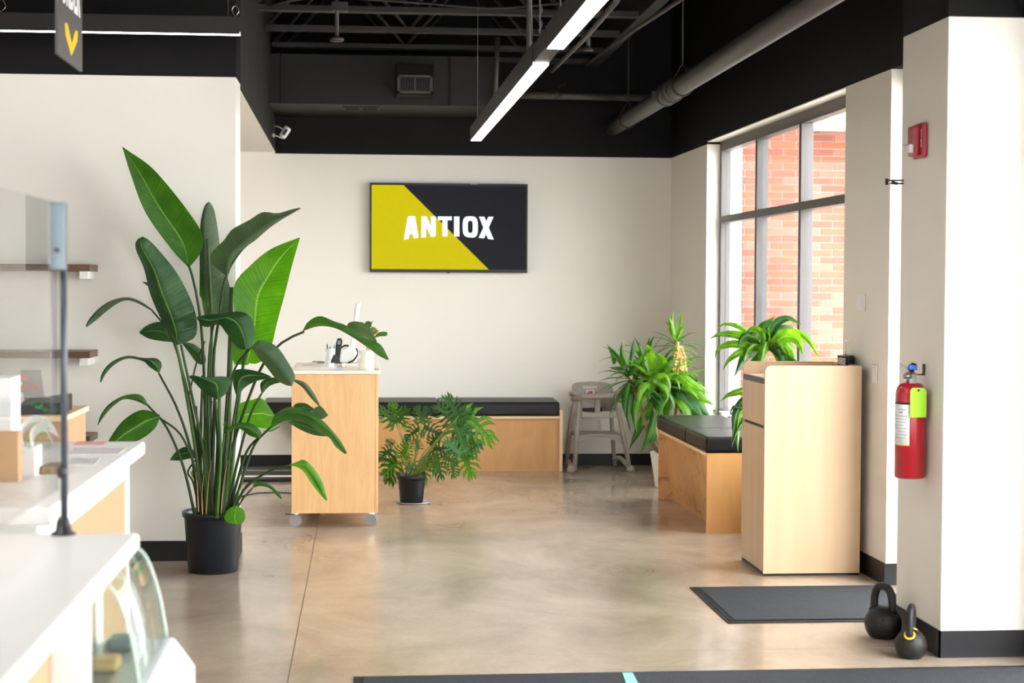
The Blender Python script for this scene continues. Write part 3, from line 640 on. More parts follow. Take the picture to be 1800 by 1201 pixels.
# ------------------------------------------------------------------ kettlebells
def kettle(px, py, r, hw, hh, rot, ringm, lab):
    c = PZ(px, py, 0); t = thing('kettlebell', (c.x, c.y, 0), lab, 'kettlebell', 'kettlebells at the column')
    prof = []
    z0 = -math.sqrt(r*r-(r*.62)**2)
    for k in range(20):
        a = math.asin(z0/r)+(PI/2-math.asin(z0/r))*k/19; prof.append((max(r*math.cos(a), 0), r*math.sin(a)-z0))
    MB().lathe((c.x, c.y, 0), prof, 36).build('ball', IRON, t)
    zt = r-z0; d = Vector((math.cos(rot), math.sin(rot), 0)); hr = .0175*hw/.055; pts = []
    for k in range(25):
        a = PI*k/24; e_ = .75
        pts.append(Vector((c.x, c.y, zt-r*.12))+d*(-hw*math.copysign(abs(math.cos(a))**e_, math.cos(a)))+Vector((0, 0, hh*abs(math.sin(a))**.8)))
    pts = [pts[0]-Vector((0, 0, .03))]+pts+[pts[-1]-Vector((0, 0, .03))]
    MB().tube(pts, hr, 16).build('handle', IRON, t)
    for s in (-1, 1):
        q = Vector((c.x, c.y, 0))+d*(s*hw*1.0); rr = hw; zz = math.sqrt(r*r-rr*rr)-z0
        n = (Vector((q.x-c.x, q.y-c.y, zz+z0))).normalized(); u = n.cross(Vector((0, 0, 1))).normalized(); v = n.cross(u)
        MB().tube([Vector((q.x, q.y, zz))+n*.001+(u*math.cos(k*PI/12)+v*math.sin(k*PI/12))*hr*1.32 for k in range(25)], hr*(.33 if ringm is YEL else .2), 8).build('handle_ring', ringm, t)
kettle(1552, 1121, .0765, .052, .086, -1.1, IRON, 'larger plain black kettlebell standing half on the small mat')
kettle(1601, 1156, .0630, .043, .094, 1.12, YEL, 'smaller black kettlebell with yellow rings under its handle')

# ------------------------------------------------------------------ column fittings
# fire alarm strobe on the side of the column
cxf = 2.25
a, b_ = PX(1609, 221, cxf), PX(1634, 276, cxf)
yA, yB = PX(1634, 250, cxf).y, PX(1610, 250, cxf).y; zT, zB = a.z, b_.z
yc = (yA+yB)/2; hy = (yB-yA)/2*.8
t = thing('fire_alarm_strobe', (cxf, yc, (zT+zB)/2), 'red wall fire alarm with a clear strobe lens high on the column', 'alarm')
MB().box(cxf-.022, cxf-.0005, yc-hy, yc+hy, zB, zT).build('back_plate', RED, t, bevel=.010, seg=4)
MB().box(cxf-.045, cxf-.02, yc-hy*.55, yc+hy*.85, zB+.01, zT-.01).build('housing', RED, t, bevel=.008, seg=3)
MB().box(cxf-.062, cxf-.04, yc-hy*.3, yc+hy*.8, zB+.022, zB+.058).build('strobe_lens', pmat('clear_lens', (.8, .8, .78), .15), t, bevel=.006, seg=3)
for i, ch in enumerate('FIRE'):
    text_mesh(ch, .022, 'letter', TXT, t, frame_m((cxf-.0232, yc-hy*.74, zT-.042-i*.019), (0, -1, 0), (0, 0, 1), 1, .95), .0006, .0005)
# rod bracket
t = thing('rod_bracket', PX(1590, 318, cxf), 'black twin rod bracket sticking out from the far edge of the column', 'bracket')
yy = 7.0; pa, pb = P(1559, 320, yy), P(1597, 320, yy)
MB().tube([(pa.x+.004, yy, pa.z+.007), (cxf-.0, yy, pa.z+.007)], .0035, 8).tube([(pa.x+.014, yy, pa.z-.006), (cxf, yy, pa.z-.006)], .0035, 8).build('rod', BLACKD, t)
MB().tube([(pa.x, yy, pa.z-.012), (pa.x, yy, pa.z+.014)], .007, 10).tube([(pa.x+.02, yy, pa.z-.002), (pa.x+.045, yy, pa.z-.006)], .007, 8).build('rod_end', BLACKD, t)
# extinguisher
ec = P(1600, 760, 6.80); ex = cxf-.0665; ey = 6.80
d_ = ray(1600, 760); ey = ex*d_.y/d_.x
er = .0605; zb_ = P(1600, 840, ey).z; zs_ = P(1600, 673, ey).z
t = thing('fire_extinguisher', (ex, ey, zb_), 'red fire extinguisher with paper label and lime green tag on the column', 'extinguisher')
hh = zs_-zb_
prof = [(er-.006, 0), (er, .006), (er, hh-.045)]+[(er-.035*(1-math.cos(q*PI/12))-.0, hh-.045+.045*math.sin(q*PI/12)) for q in range(1, 7)]+[(.018, hh), (.016, hh+.012), (0, hh+.012)]
MB().lathe((ex, ey, zb_), prof, 40).build('cylinder', RED, t)
def wrap(r, a0, a1, z0, z1, n=14, mat=PAPER, nm='label_sheet', par=t):
    vs = []
    for k in range(n+1):
        a = a0+(a1-a0)*k/n
        for z in (z0, z1): vs.append((ex+r*math.cos(a), ey+r*math.sin(a), z))
    return MB().add(vs, [(2*k, 2*k+2, 2*k+3, 2*k+1) for k in range(n)], True).build(nm, mat, par, solid=.0006)
zl0, zl1 = P(1585, 782, ey).z, P(1585, 710, ey).z
aF = math.atan2(-ey, -ex)   # towards the camera
lb = wrap(er+.0008, aF-1.5, aF-.05, zl0, zl1)
wrap(er+.0012, aF-1.7, aF+.1, zl1, zl1+.007, mat=BPLAST, nm='black_band')
INK = pmat('grey_print', (.35, .35, .36), .6); INK2 = pmat('yellow_print', (.8, .6, .1), .6)
for k, (w0, w1) in enumerate([(.9, .3), (.8, .5), (1.2, .2), (1.2, .25), (1.1, .2), (1.2, .4), (1.2, .2), (1.0, .3), (1.2, .2), (1.2, .35)]):
    z = zl1-.022-k*.0125; wrap(er+.0015, aF-w0, aF-w1, z, z+(.006 if k == 1 else .0025), 8, INK, 'print_line', lb)
wrap(er+.0015, aF-1.45, aF-.07, zl0, zl0+.004, 8, INK2, 'print_line', lb)
zv = zb_+hh+.008
MB().tube([(ex, ey, zv-.012), (ex, ey, zv+.04)], .013, 14).tube([(ex-.005, ey-.02, zv+.02), (ex-.035, ey-.022, zv+.02)], .011, 12).build('valve', BRASS, t)
MB().hexa([(ex-.012, ey-.035, zv-.03), (ex+.012, ey-.035, zv-.03), (ex+.012, ey-.028, zv-.03), (ex-.012, ey-.028, zv-.03), (ex-.018, ey-.018, zv+.03), (ex+.018, ey-.018, zv+.03), (ex+.018, ey+.02, zv+.035), (ex-.018, ey+.02, zv+.035)]).build('carry_handle', BRASS, t, bevel=.003)
MB().hexa([(ex-.012, ey-.05, zv+.075), (ex+.006, ey-.05, zv+.07), (ex+.006, ey-.04, zv+.07), (ex-.012, ey-.04, zv+.075), (ex-.012, ey+.01, zv+.045), (ex+.014, ey+.01, zv+.03), (ex+.014, ey+.02, zv+.035), (ex-.012, ey+.02, zv+.048)]).build('lever', BPLAST, t, bevel=.003)
c0 = Vector(P(1579, 643, ey-.03)); MB().tube([c0+Vector((.017*math.cos(k*PI/10), .004*math.sin(k*PI/10), .011*math.sin(k*PI/10))) for k in range(21)], .0015, 6).tube([c0+Vector((.017, 0, 0)), c0+Vector((.05, 0, -.003))], .0015, 6).build('pull_pin', BRASS, t)
c0 = Vector(P(1604, 646, ey-.03)); MB().box(c0.x-.016, c0.x+.018, c0.y-.008, c0.y+.008, c0.z-.01, c0.z+.012).build('pin_seal', BLUE, t, bevel=.003)
ta = P(1600, 682, ey-er-.004); tb = P(1628, 734, ey-er-.004); yt_ = ey-er-.006
MB().prism([(ta.x+.008, yt_, ta.z), (tb.x-.010, yt_, ta.z), (tb.x, yt_, ta.z-.014), (tb.x, yt_, tb.z), (ta.x, yt_, tb.z), (ta.x, yt_, ta.z-.010)][::-1], (0, .001, 0)).build('inspection_tag', LIME, t)
MB().tube([((ta.x+tb.x)/2, yt_-.0005, ta.z-.010), ((ta.x+tb.x)/2, yt_-.002, ta.z-.010)], .005, 12).build('tag_eyelet', BPLAST, t)
t = thing('wall_hook', PX(1622, 650, cxf), 'dark metal wall hook behind the fire extinguisher', 'hook')
a = PX(1625, 640, cxf); b_ = PX(1625, 660, cxf)
MB().box(cxf-.005, cxf-.0005, a.y-.012, a.y+.012, b_.z, a.z).build('hook_plate', BLACKD, t, bevel=.001)
MB().tube([(cxf-.003, a.y, b_.z+.003), (cxf-.042, a.y, b_.z+.003), (cxf-.048, a.y, b_.z+.014)], .003, 8).build('hook_arm', BLACKD, t)
# wall switch and outlet on the wall between the windows
def plate(px, py, w_, h_, nm, lab, cat):
    d = ray(px, py); y = 8.3
    for _ in range(5): y = XR(y)*d.y/d.x
    c = CAM+d*(y/d.y); t = thing(nm, c, lab, cat); x = c.x-.001
    MB().box(x-.008, x, c.y-w_/2, c.y+w_/2, c.z-h_/2, c.z+h_/2).build('cover_plate', WPLAST, t, bevel=.003)
    return t, x, c
t, x, c = plate(1515, 532, .13, .09, 'wall_switch', 'white light switch plate high on the wall beside the tall window', 'switch')
MB().box(x-.014, x-.006, c.y-.02, c.y+.02, c.z-.02, c.z+.02).build('rocker', WPLAST, t, bevel=.002)
t, x, c = plate(1539, 658, .08, .095, 'wall_outlet', 'white outlet plate on the wall just behind the waste cabinet', 'outlet')
MB().box(x-.010, x-.006, c.y-.015, c.y+.015, c.z-.03, c.z+.03).build('socket', PAPER, t, bevel=.002)

# ------------------------------------------------------------------ rolling desk
yD0 = 10.20; a = P(513, 903, yD0); b_ = P(668, 903, yD0); zbo = a.z; ztp = P(590, 657, yD0).z; xA, xB = P(512.5, 780, yD0).x, P(665, 780, yD0).x
yD1 = 11.25
t = thing('rolling_desk', ((xA+xB)/2, (yD0+yD1)/2, 0), 'birch plywood counter desk on clear caster wheels', 'desk')
MB().box(xA, xB-.018, yD0, yD0+.018, zbo, ztp-.002).build('end_panel', BIRCHV, t, bevel=.0015)
MB().box(xB-.018, xB, yD0-.001, yD1, zbo, ztp-.002).build('side_panel', BIRCHV, t, bevel=.0015)
MB().box(xA, xA+.018, yD0+.018, yD1, zbo, ztp-.002).build('side_panel', BIRCHV, t)
MB().box(xA+.018, xB-.018, yD1-.018, yD1, zbo, ztp-.002).build('end_panel', BIRCHV, t)
MB().box(xA+.018, xB-.018, yD0+.018, yD1-.018, zbo, zbo+.018).build('bottom_board', BIRCHV, t)
MB().box(xA-.012, xB+.014, yD0-.012, yD1+.012, ztp-.002, ztp+.018).build('desk_top', pmat('pale_desk_top', (.80, .70, .58), .35), t, bevel=.002)
ZD = ztp+.018
CLR = pmat('clear_grey_wheel', (.36, .35, .36), .15, spec=.8)
for i, (x, y) in enumerate([(xA+.022, yD0+.05), (xB-.035, yD0+.05), (xA+.022, yD1-.05), (xB-.035, yD1-.05)]):
    c_ = MB().tube([(x-.012, y+.0, .036), (x-.006, y, .036)], .036, 24).tube([(x+.006, y, .036), (x+.012, y, .036)], .036, 24).tube([(x-.014, y, .036), (x+.014, y, .036)], .010, 12)
    q = Matrix.Translation((x, y, 0)) @ Matrix.Rotation(1.1, 4, 'Z') @ Matrix.Translation((-x, -y, 0))
    c_.v = [tuple(q @ Vector(v)) for v in c_.v]
    o = c_.build('caster_wheel', CLR, t)
    MB().box(x-.025, x+.025, y-.03, y+.03, zbo-.004, zbo).box(x-.012, x+.012, y-.004, y+.004, .04, zbo-.003).build('caster_plate', CHROME, o)
    if i == 0: MB().box(x-.06, x-.005, y-.03, y-.005, zbo-.010, zbo-.005).build('brake_pedal', BPLAST, o, bevel=.001)
def onD(px, py): return PZ(px, py, ZD)
# white pot with a small leafy plant
c = onD(643, 655); c = Vector((P(643, 655, 10.30).x, 10.30, ZD))
rp_ = (P(657, 640, 10.3).x-P(629, 640, 10.3).x)/2; hp = P(643, 616, 10.3).z-ZD
t = thing('potted_succulent', c, 'small leafy plant in a white cylinder pot on the rolling desk', 'plant')
MB().lathe(c, [(rp_*.94, 0), (rp_, .004), (rp_, hp), (rp_-.005, hp), (rp_-.006, hp-.012), (0, hp-.012)], 36).build('pot', WCER, t)
# leaf helper: real blades with depth. Left and right outline polylines (px, py, depth) from base to tip
def cl(px, py, tr):
    if tr == 'A': return 140+px/2.145, 240+py/2.145
    if tr == 'B': return 140+px/2.86, 600+py/2.86
    if tr == 'D': return 480+px/7.5, 520+py/7.5
    return px, py
def blade(Lp, Rp, Y, mat, parent, tr='', dY=(0, 0), rib=.5, fold=.05, wav=.0, n=26, m=8, name='leaf', nw=5, bow=0):
    L_ = cr([(*cl(x, y, tr), 0) for x, y in Lp], n); R_ = cr([(*cl(x, y, tr), 0) for x, y in Rp], n)
    vs = []; uv = []; ph = random.uniform(0, 6)
    for i in range(n):
        s = i/(n-1); base = Y+dY[0]+(dY[1]-dY[0])*s - bow*math.sin(PI*s)
        for j in range(m+1):
            q = j/m; pt = L_[i].lerp(R_[i], q); v = (q-rib)/(rib if q < rib else (1-rib)); av = abs(v)
            w = math.sin(PI*min(s*1.02, 1))**.5
            y = base + fold*w*(av**1.3) + wav*w*av*math.sin(ph+s*nw*6.28+(1.5 if v > 0 else 0))
            vs.append(P(pt.x, pt.y, y)); uv.append((s, v))
    fs = [(i*(m+1)+j, i*(m+1)+j+1, (i+1)*(m+1)+j+1, (i+1)*(m+1)+j) for i in range(n-1) for j in range(m)]
    return MB().add(vs, fs, True, uv).build(name, mat, parent)
def stalk(pts, Y, r, mat, parent, tr='', dY=(0, 0), name='stalk', n=18, flat=1):
    q = cr([(*cl(x, y, tr), 0) for x, y in pts], n)
    rs = [r[0]+(r[1]-r[0])*i/(n-1) for i in range(n)] if isinstance(r, tuple) else r
    return MB().tube([P(p.x, p.y, Y+dY[0]+(dY[1]-dY[0])*i/(n-1)) for i, p in enumerate(q)], rs, 8, flat=flat).build(name, mat, parent)
stalk([(644, 622), (646, 606), (647, 598)], 10.3, .003, TRUNK, t)
stalk([(648, 622), (650, 606), (655, 596)], 10.3, .003, TRUNK, t)
OLIVE = leafmat('olive_leaf', (.16, .15, .015), (.22, .19, .02), trans=.3)
blade([(1200, 385), (1230, 340), (1280, 340), (1300, 400)], [(1205, 400), (1240, 420), (1270, 430), (1300, 405)], 10.3, L_MID, t, 'D', fold=.01)
blade([(1275, 540), (1270, 450), (1320, 410), (1390, 460)], [(1285, 540), (1320, 530), (1360, 500), (1392, 465)], 10.28, OLIVE, t, 'D', fold=.015)
blade([(1290, 400), (1310, 350), (1325, 335)], [(1275, 400), (1290, 350), (1322, 335)], 10.3, L_MID, t, 'D', fold=.01)
blade([(1320, 560), (1380, 490), (1440, 475), (1500, 480), (1510, 510)], [(1322, 562), (1390, 540), (1440, 535), (1490, 530), (1510, 512)], 10.26, L_MID, t, 'D', fold=.01)
blade([(1230, 420), (1235, 380), (1260, 350)], [(1232, 425), (1270, 400), (1262, 352)], 10.33, L_BRIGHT, t, 'D', fold=.01)
blade([(1270, 470), (1300, 430), (1330, 430)], [(1275, 480), (1310, 470), (1332, 434)], 10.25, L_BRIGHT, t, 'D', fold=.01)
blade([(1250, 560), (1210, 520), (1170, 470)], [(1255, 555), (1225, 490), (1172, 468)], 10.32, L_MID, t, 'D', fold=.01)
# all-in-one computer seen on edge
q0 = P(634, 534, 10.75); q1 = P(617, 625, 10.75)
t = thing('computer_display', (q1.x, 10.9, ZD), 'slim white desktop computer seen edge-on on the rolling desk', 'computer')
a0, a1 = P(624.5, 533, 10.75), P(634, 533, 10.75); c0, c1 = P(614, 627, 10.75), P(623, 627, 10.75)
MB().hexa([(c0.x, 10.79, c0.z), (c0.x+.030, 10.79, c0.z), (c0.x+.030, 11.12, c0.z), (c0.x, 11.12, c0.z), (a0.x+.006, 10.79, a0.z), (a0.x+.034, 10.79, a0.z), (a0.x+.034, 11.12, a0.z), (a0.x+.006, 11.12, a0.z)]).build('display_panel', pmat('silver_aluminium', (.72, .70, .68), .35), t, bevel=.003)
MB().hexa([(c0.x-.004, 10.85, c0.z), (c0.x+.0, 10.85, c0.z), (c0.x+.0, 11.05, c0.z), (c0.x-.004, 11.05, c0.z), (a0.x, 10.85, a0.z), (a0.x+.006, 10.85, a0.z), (a0.x+.006, 11.05, a0.z), (a0.x, 11.05, a0.z)]).build('back_shell', WPLAST, t)
MB().prism([(c0.x+.01, 10.88, c0.z+.08), (c0.x+.03, 10.88, c0.z+.09), (c0.x+.085, 10.88, ZD+.01), (c0.x+.07, 10.88, ZD+.0), (c0.x-.05, 10.88, ZD), (c0.x-.05, 10.88, ZD+.008), (c0.x+.06, 10.88, ZD+.01)], (0, .18, 0)).build('stand', WPLAST, t)
# curved white shell behind the phone
c = P(606, 636, 10.6); t = thing('desk_phone', (c.x, 10.62, ZD), 'white desk phone with curved black cord behind the cordless handset', 'phone')
a = [P(x, y, 10.62) for x, y in ((598, 633), (601, 616), (612, 610), (622, 614), (628, 628), (626, 637), (598, 637))]
a = [(p.x, p.y, max(p.z, ZD+.001)) for p in a]
MB().prism(a[::-1], (0, .14, 0)).build('phone_body', WPLAST, t, bevel=.004)
MB().tube(cr([P(599, 612, 10.6), P(606, 608, 10.6), P(613, 608, 10.6)], 10), .006, 8).tube(cr([P(626, 612, 10.6), P(629, 622, 10.6), P(622, 633, 10.6), P(612, 638, 10.6)], 14), .005, 8).build('phone_cord', BPLAST, t)
# cordless handset in its cradle
t = thing('cordless_handset', (P(592, 636, 10.5).x, 10.5, ZD), 'black cordless handset standing tilted in its cradle', 'phone')
a = [P(x, y, 10.5) for x, y in ((589, 634), (597, 634), (602, 600), (600, 595), (593, 595), (590, 606))]
hs = MB().prism([(p.x, 10.47+(p.z-ZD)*.15, max(p.z, ZD+.006)) for p in a][::-1], (0, .028, 0)).build('handset', BPLAST, t, bevel=.004)
a = [P(x, y, 10.46) for x, y in ((593, 606), (598, 606), (599, 599), (594, 599))]
MB().prism([(p.x, 10.466+(p.z-ZD)*.15, p.z) for p in a][::-1], (0, .005, 0)).build('handset_display', pmat('grey_lcd', (.25, .27, .27), .3), hs)
for r_ in range(4):
    for k in range(3):
        p = P(592.3+k*2.0+(3-r_)*.35, 628-6*(3-r_)*.75-4, 10.46); MB().box(p.x-.0025, p.x+.0025, 10.466+(p.z-ZD)*.15, 10.472+(p.z-ZD)*.15, p.z-.003, p.z+.003).build('key', PIPE, hs)
a = [P(x, y, 10.48) for x, y in ((581, 638), (598, 638), (597, 630), (590, 624), (586, 624), (582, 633))]
MB().prism([(p.x, 10.46, max(p.z, ZD)) for p in a][::-1], (0, .07, 0)).build('cradle', BPLAST, t, bevel=.003)
# pen cup
c = Vector((P(579, 636, 10.6).x, 10.62, ZD)); t = thing('pen_cup', c, 'white pen cup with dark pens beside the cordless handset', 'cup')
MB().lathe(c, [(.028, 0), (.030, .003), (.032, P(579, 613, 10.6).z-ZD), (.029, P(579, 613, 10.6).z-ZD), (.027, .006), (0, .006)], 28).build('cup', WPLAST, t)
for px, py, mt in ((575, 604, BPLAST), (588, 606, pmat('teal_pen', (.0, .25, .2), .4)), (580, 609, BPLAST)):
    top = P(px, py, 10.62); MB().tube([(c.x+(top.x-c.x)*.3, c.y, ZD+.01), top+Vector((0, 0, -.012)), top], [.004, .004, .001], 8).build('pen', mt, t)
def flat_on(name, pts, z, h, mat, lab, cat, mb_n='sheet', par=None):
    q = [PZ(x, y, z) for x, y in pts]; c = sum(q, Vector())/len(q)
    t = par or thing(name, (c.x, c.y, z), lab, cat)
    MB().prism(q, (0, 0, h)).build(mb_n, mat, t); return t
flat_on('desk_tray', [(548, 638.5), (618, 639.5), (622, 636.5), (550, 635.8)], ZD, .004, BPLAST, 'thin black tray lying under the cordless handset', 'tray', 'tray_sheet')
flat_on('paper_sheet', [(532, 643), (562, 643), (556, 638.5), (545, 639)], ZD, .006, pmat('pinkish_paper', (.80, .66, .58), .6), 'pinkish folded paper lying on the front left of the desk', 'paper')
flat_on('paper_sheet', [(521, 648.5), (592, 648.5), (590, 644), (523, 644)], ZD, .0015, PAPER, 'flat white paper sheet at the near edge of the rolling desk', 'paper')
c = onD(600, 646); t = thing('tape_dispenser', (c.x, c.y, ZD), 'clear tape dispenser beside the white cylinder pot', 'dispenser')
MB().prism([(c.x-.03, c.y, ZD), (c.x+.03, c.y, ZD), (c.x+.03, c.y, ZD+.018), (c.x+.01, c.y, ZD+.024), (c.x-.02, c.y, ZD+.012)], (0, .02, 0)).build('dispenser_body', CLR, t, bevel=.002)
MB().tube([(c.x+.015, c.y-.004, ZD+.014), (c.x+.015, c.y+.024, ZD+.014)], .013, 16).build('tape_roll', WPLAST, t)
flat_on('card_sheet', [(588, 652), (605, 652), (602, 648), (590, 648)], ZD, .001, pmat('blue_print_card', (.55, .65, .85), .5), 'small blue printed card on the desk front', 'card')
for k, lab in ((0, 'small dark clip at the corner of the desk beside the pot'),):
    c = PZ(662, 649.5, ZD); t = thing('binder_clip', (c.x, c.y, ZD), lab, 'clip')
    MB().box(c.x-.012, c.x-.004, c.y, c.y+.02, ZD, ZD+.004).box(c.x+.003, c.x+.010, c.y, c.y+.02, ZD, ZD+.004).build('clip_body', BPLAST, t)

# ------------------------------------------------------------------ bird of paradise
def ppot(px, py, rt, rb, h, t, lip=.012, sl=True):
    c = PZ(px, py, 0); c.y += rb
    MB().lathe((c.x, c.y, 0), [(rb-.004, 0), (rb, .005), (rt-.008, h-.035), (rt-.006, h-.03), (rt, h-.028), (rt+.004, h-.003), (rt, h), (rt-.008, h-.002), (rt-.012, h-.03), (rb-.0, .02), (0, .02)], 48).build('pot', POT, t)
    MB().lathe((c.x, c.y, 0), [(rt-.016, h-.05), (rt*.5, h-.035), (0, h-.03)], 32).build('soil', SOIL, t)
    return c
yc = 8.55+.115
hP = P(370, 905, yc-.15).z
t = thing('bird_of_paradise', (P(370, 1010, yc).x, yc, 0), 'tall bird of paradise plant in a black pot by the partition wall', 'plant')
c = ppot(371, 1011, .152, .125, hP, t)
CY = c.y
BL = blade
# back leaves first
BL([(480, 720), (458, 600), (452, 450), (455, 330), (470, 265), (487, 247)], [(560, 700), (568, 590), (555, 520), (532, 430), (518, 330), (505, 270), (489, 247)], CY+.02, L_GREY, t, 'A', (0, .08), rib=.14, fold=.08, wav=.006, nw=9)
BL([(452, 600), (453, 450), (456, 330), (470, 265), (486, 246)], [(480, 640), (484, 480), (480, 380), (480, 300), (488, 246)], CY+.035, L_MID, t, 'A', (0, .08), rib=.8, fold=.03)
BL([(408, 492), (350, 430), (250, 290), (195, 150), (160, 38)], [(415, 492), (455, 440), (462, 370), (400, 270), (280, 125), (185, 55), (161, 38)], CY, L_MID, t, 'A', (0, -.12), rib=.40, fold=-.05, wav=.004)  # lit underside painted as a lighter green
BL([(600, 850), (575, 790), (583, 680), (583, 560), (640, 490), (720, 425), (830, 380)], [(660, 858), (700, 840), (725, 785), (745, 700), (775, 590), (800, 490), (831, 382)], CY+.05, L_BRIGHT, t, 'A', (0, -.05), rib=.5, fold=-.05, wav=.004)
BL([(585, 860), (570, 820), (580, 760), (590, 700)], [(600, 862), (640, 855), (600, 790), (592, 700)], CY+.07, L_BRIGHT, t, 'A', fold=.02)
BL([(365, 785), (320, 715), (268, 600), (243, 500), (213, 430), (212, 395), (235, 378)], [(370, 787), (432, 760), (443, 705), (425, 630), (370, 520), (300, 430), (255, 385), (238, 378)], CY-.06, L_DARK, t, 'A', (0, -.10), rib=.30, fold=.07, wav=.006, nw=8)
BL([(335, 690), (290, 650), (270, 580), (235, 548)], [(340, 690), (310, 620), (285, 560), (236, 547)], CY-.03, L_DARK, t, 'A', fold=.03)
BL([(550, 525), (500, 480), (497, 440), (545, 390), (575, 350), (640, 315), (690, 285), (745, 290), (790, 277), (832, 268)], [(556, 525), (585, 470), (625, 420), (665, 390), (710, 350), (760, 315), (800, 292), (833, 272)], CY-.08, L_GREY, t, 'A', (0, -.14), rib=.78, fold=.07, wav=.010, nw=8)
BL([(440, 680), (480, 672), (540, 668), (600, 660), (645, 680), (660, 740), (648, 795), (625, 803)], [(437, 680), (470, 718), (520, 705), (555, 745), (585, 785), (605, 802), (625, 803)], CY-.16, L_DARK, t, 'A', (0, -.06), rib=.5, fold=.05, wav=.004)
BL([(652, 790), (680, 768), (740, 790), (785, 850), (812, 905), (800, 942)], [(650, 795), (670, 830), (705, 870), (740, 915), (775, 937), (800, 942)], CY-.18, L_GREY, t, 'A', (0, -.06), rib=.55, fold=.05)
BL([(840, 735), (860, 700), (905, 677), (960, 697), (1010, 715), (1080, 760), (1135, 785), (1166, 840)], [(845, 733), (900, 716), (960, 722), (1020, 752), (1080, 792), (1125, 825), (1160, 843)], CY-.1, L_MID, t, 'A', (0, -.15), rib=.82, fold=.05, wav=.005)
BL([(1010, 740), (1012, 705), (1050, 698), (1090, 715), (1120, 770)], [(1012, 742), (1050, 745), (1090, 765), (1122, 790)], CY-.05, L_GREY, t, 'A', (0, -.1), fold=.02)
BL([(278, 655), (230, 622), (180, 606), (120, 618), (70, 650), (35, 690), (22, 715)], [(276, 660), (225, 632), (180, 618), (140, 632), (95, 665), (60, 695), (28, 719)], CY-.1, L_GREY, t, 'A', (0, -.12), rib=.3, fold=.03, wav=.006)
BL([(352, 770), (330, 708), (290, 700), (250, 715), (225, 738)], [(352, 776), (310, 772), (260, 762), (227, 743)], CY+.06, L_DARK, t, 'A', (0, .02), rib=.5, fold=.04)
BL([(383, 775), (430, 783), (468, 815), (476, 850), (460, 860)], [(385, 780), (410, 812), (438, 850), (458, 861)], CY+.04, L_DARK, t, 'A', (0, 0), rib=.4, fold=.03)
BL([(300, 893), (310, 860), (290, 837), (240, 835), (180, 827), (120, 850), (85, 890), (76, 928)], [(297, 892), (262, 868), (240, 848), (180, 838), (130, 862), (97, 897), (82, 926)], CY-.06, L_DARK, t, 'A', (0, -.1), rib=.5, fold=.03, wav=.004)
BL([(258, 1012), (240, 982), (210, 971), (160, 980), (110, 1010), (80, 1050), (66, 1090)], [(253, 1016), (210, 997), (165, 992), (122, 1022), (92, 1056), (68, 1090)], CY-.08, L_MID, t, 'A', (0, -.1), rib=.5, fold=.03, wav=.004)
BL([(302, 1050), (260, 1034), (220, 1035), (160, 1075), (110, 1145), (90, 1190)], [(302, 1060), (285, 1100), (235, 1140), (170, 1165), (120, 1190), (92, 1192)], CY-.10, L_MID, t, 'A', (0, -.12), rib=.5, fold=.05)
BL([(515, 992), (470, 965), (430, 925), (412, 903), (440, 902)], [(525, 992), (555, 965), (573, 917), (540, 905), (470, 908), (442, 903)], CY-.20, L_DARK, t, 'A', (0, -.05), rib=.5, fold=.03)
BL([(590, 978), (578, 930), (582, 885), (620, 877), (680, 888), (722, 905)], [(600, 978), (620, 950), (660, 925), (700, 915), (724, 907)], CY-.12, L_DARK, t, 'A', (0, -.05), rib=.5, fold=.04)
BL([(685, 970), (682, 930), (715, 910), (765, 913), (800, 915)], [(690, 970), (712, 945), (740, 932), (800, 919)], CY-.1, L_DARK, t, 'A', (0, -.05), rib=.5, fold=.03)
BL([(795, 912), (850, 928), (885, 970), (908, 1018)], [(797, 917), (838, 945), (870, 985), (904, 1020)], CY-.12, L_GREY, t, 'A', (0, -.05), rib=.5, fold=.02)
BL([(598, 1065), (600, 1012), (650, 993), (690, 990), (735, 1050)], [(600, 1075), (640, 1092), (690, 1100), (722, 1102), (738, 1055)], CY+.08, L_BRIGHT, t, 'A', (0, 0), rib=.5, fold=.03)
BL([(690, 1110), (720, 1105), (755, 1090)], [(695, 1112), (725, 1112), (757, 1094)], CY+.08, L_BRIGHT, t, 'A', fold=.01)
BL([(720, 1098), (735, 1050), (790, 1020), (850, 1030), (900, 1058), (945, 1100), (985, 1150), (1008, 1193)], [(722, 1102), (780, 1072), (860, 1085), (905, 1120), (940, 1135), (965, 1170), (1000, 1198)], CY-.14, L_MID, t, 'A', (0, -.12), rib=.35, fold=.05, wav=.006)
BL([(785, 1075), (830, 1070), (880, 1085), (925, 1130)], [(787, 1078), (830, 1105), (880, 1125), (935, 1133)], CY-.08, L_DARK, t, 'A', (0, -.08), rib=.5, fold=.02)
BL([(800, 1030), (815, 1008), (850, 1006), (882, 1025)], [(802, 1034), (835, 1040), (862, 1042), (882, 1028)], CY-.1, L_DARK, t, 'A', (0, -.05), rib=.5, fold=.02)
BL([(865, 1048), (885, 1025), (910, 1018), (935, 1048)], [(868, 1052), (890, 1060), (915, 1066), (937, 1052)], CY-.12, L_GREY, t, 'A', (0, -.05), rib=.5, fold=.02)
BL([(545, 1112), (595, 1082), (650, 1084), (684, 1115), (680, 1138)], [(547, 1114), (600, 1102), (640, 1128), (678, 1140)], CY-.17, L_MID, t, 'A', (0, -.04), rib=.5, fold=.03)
BL([(1055, 622), (1095, 605), (1128, 596), (1165, 625), (1195, 665), (1225, 720), (1245, 798)], [(1056, 626), (1090, 632), (1125, 655), (1155, 700), (1180, 735), (1208, 770), (1238, 802)], CY-.13, L_BRIGHT, t, 'B', (0, -.12), rib=.45, fold=.04, wav=.004)
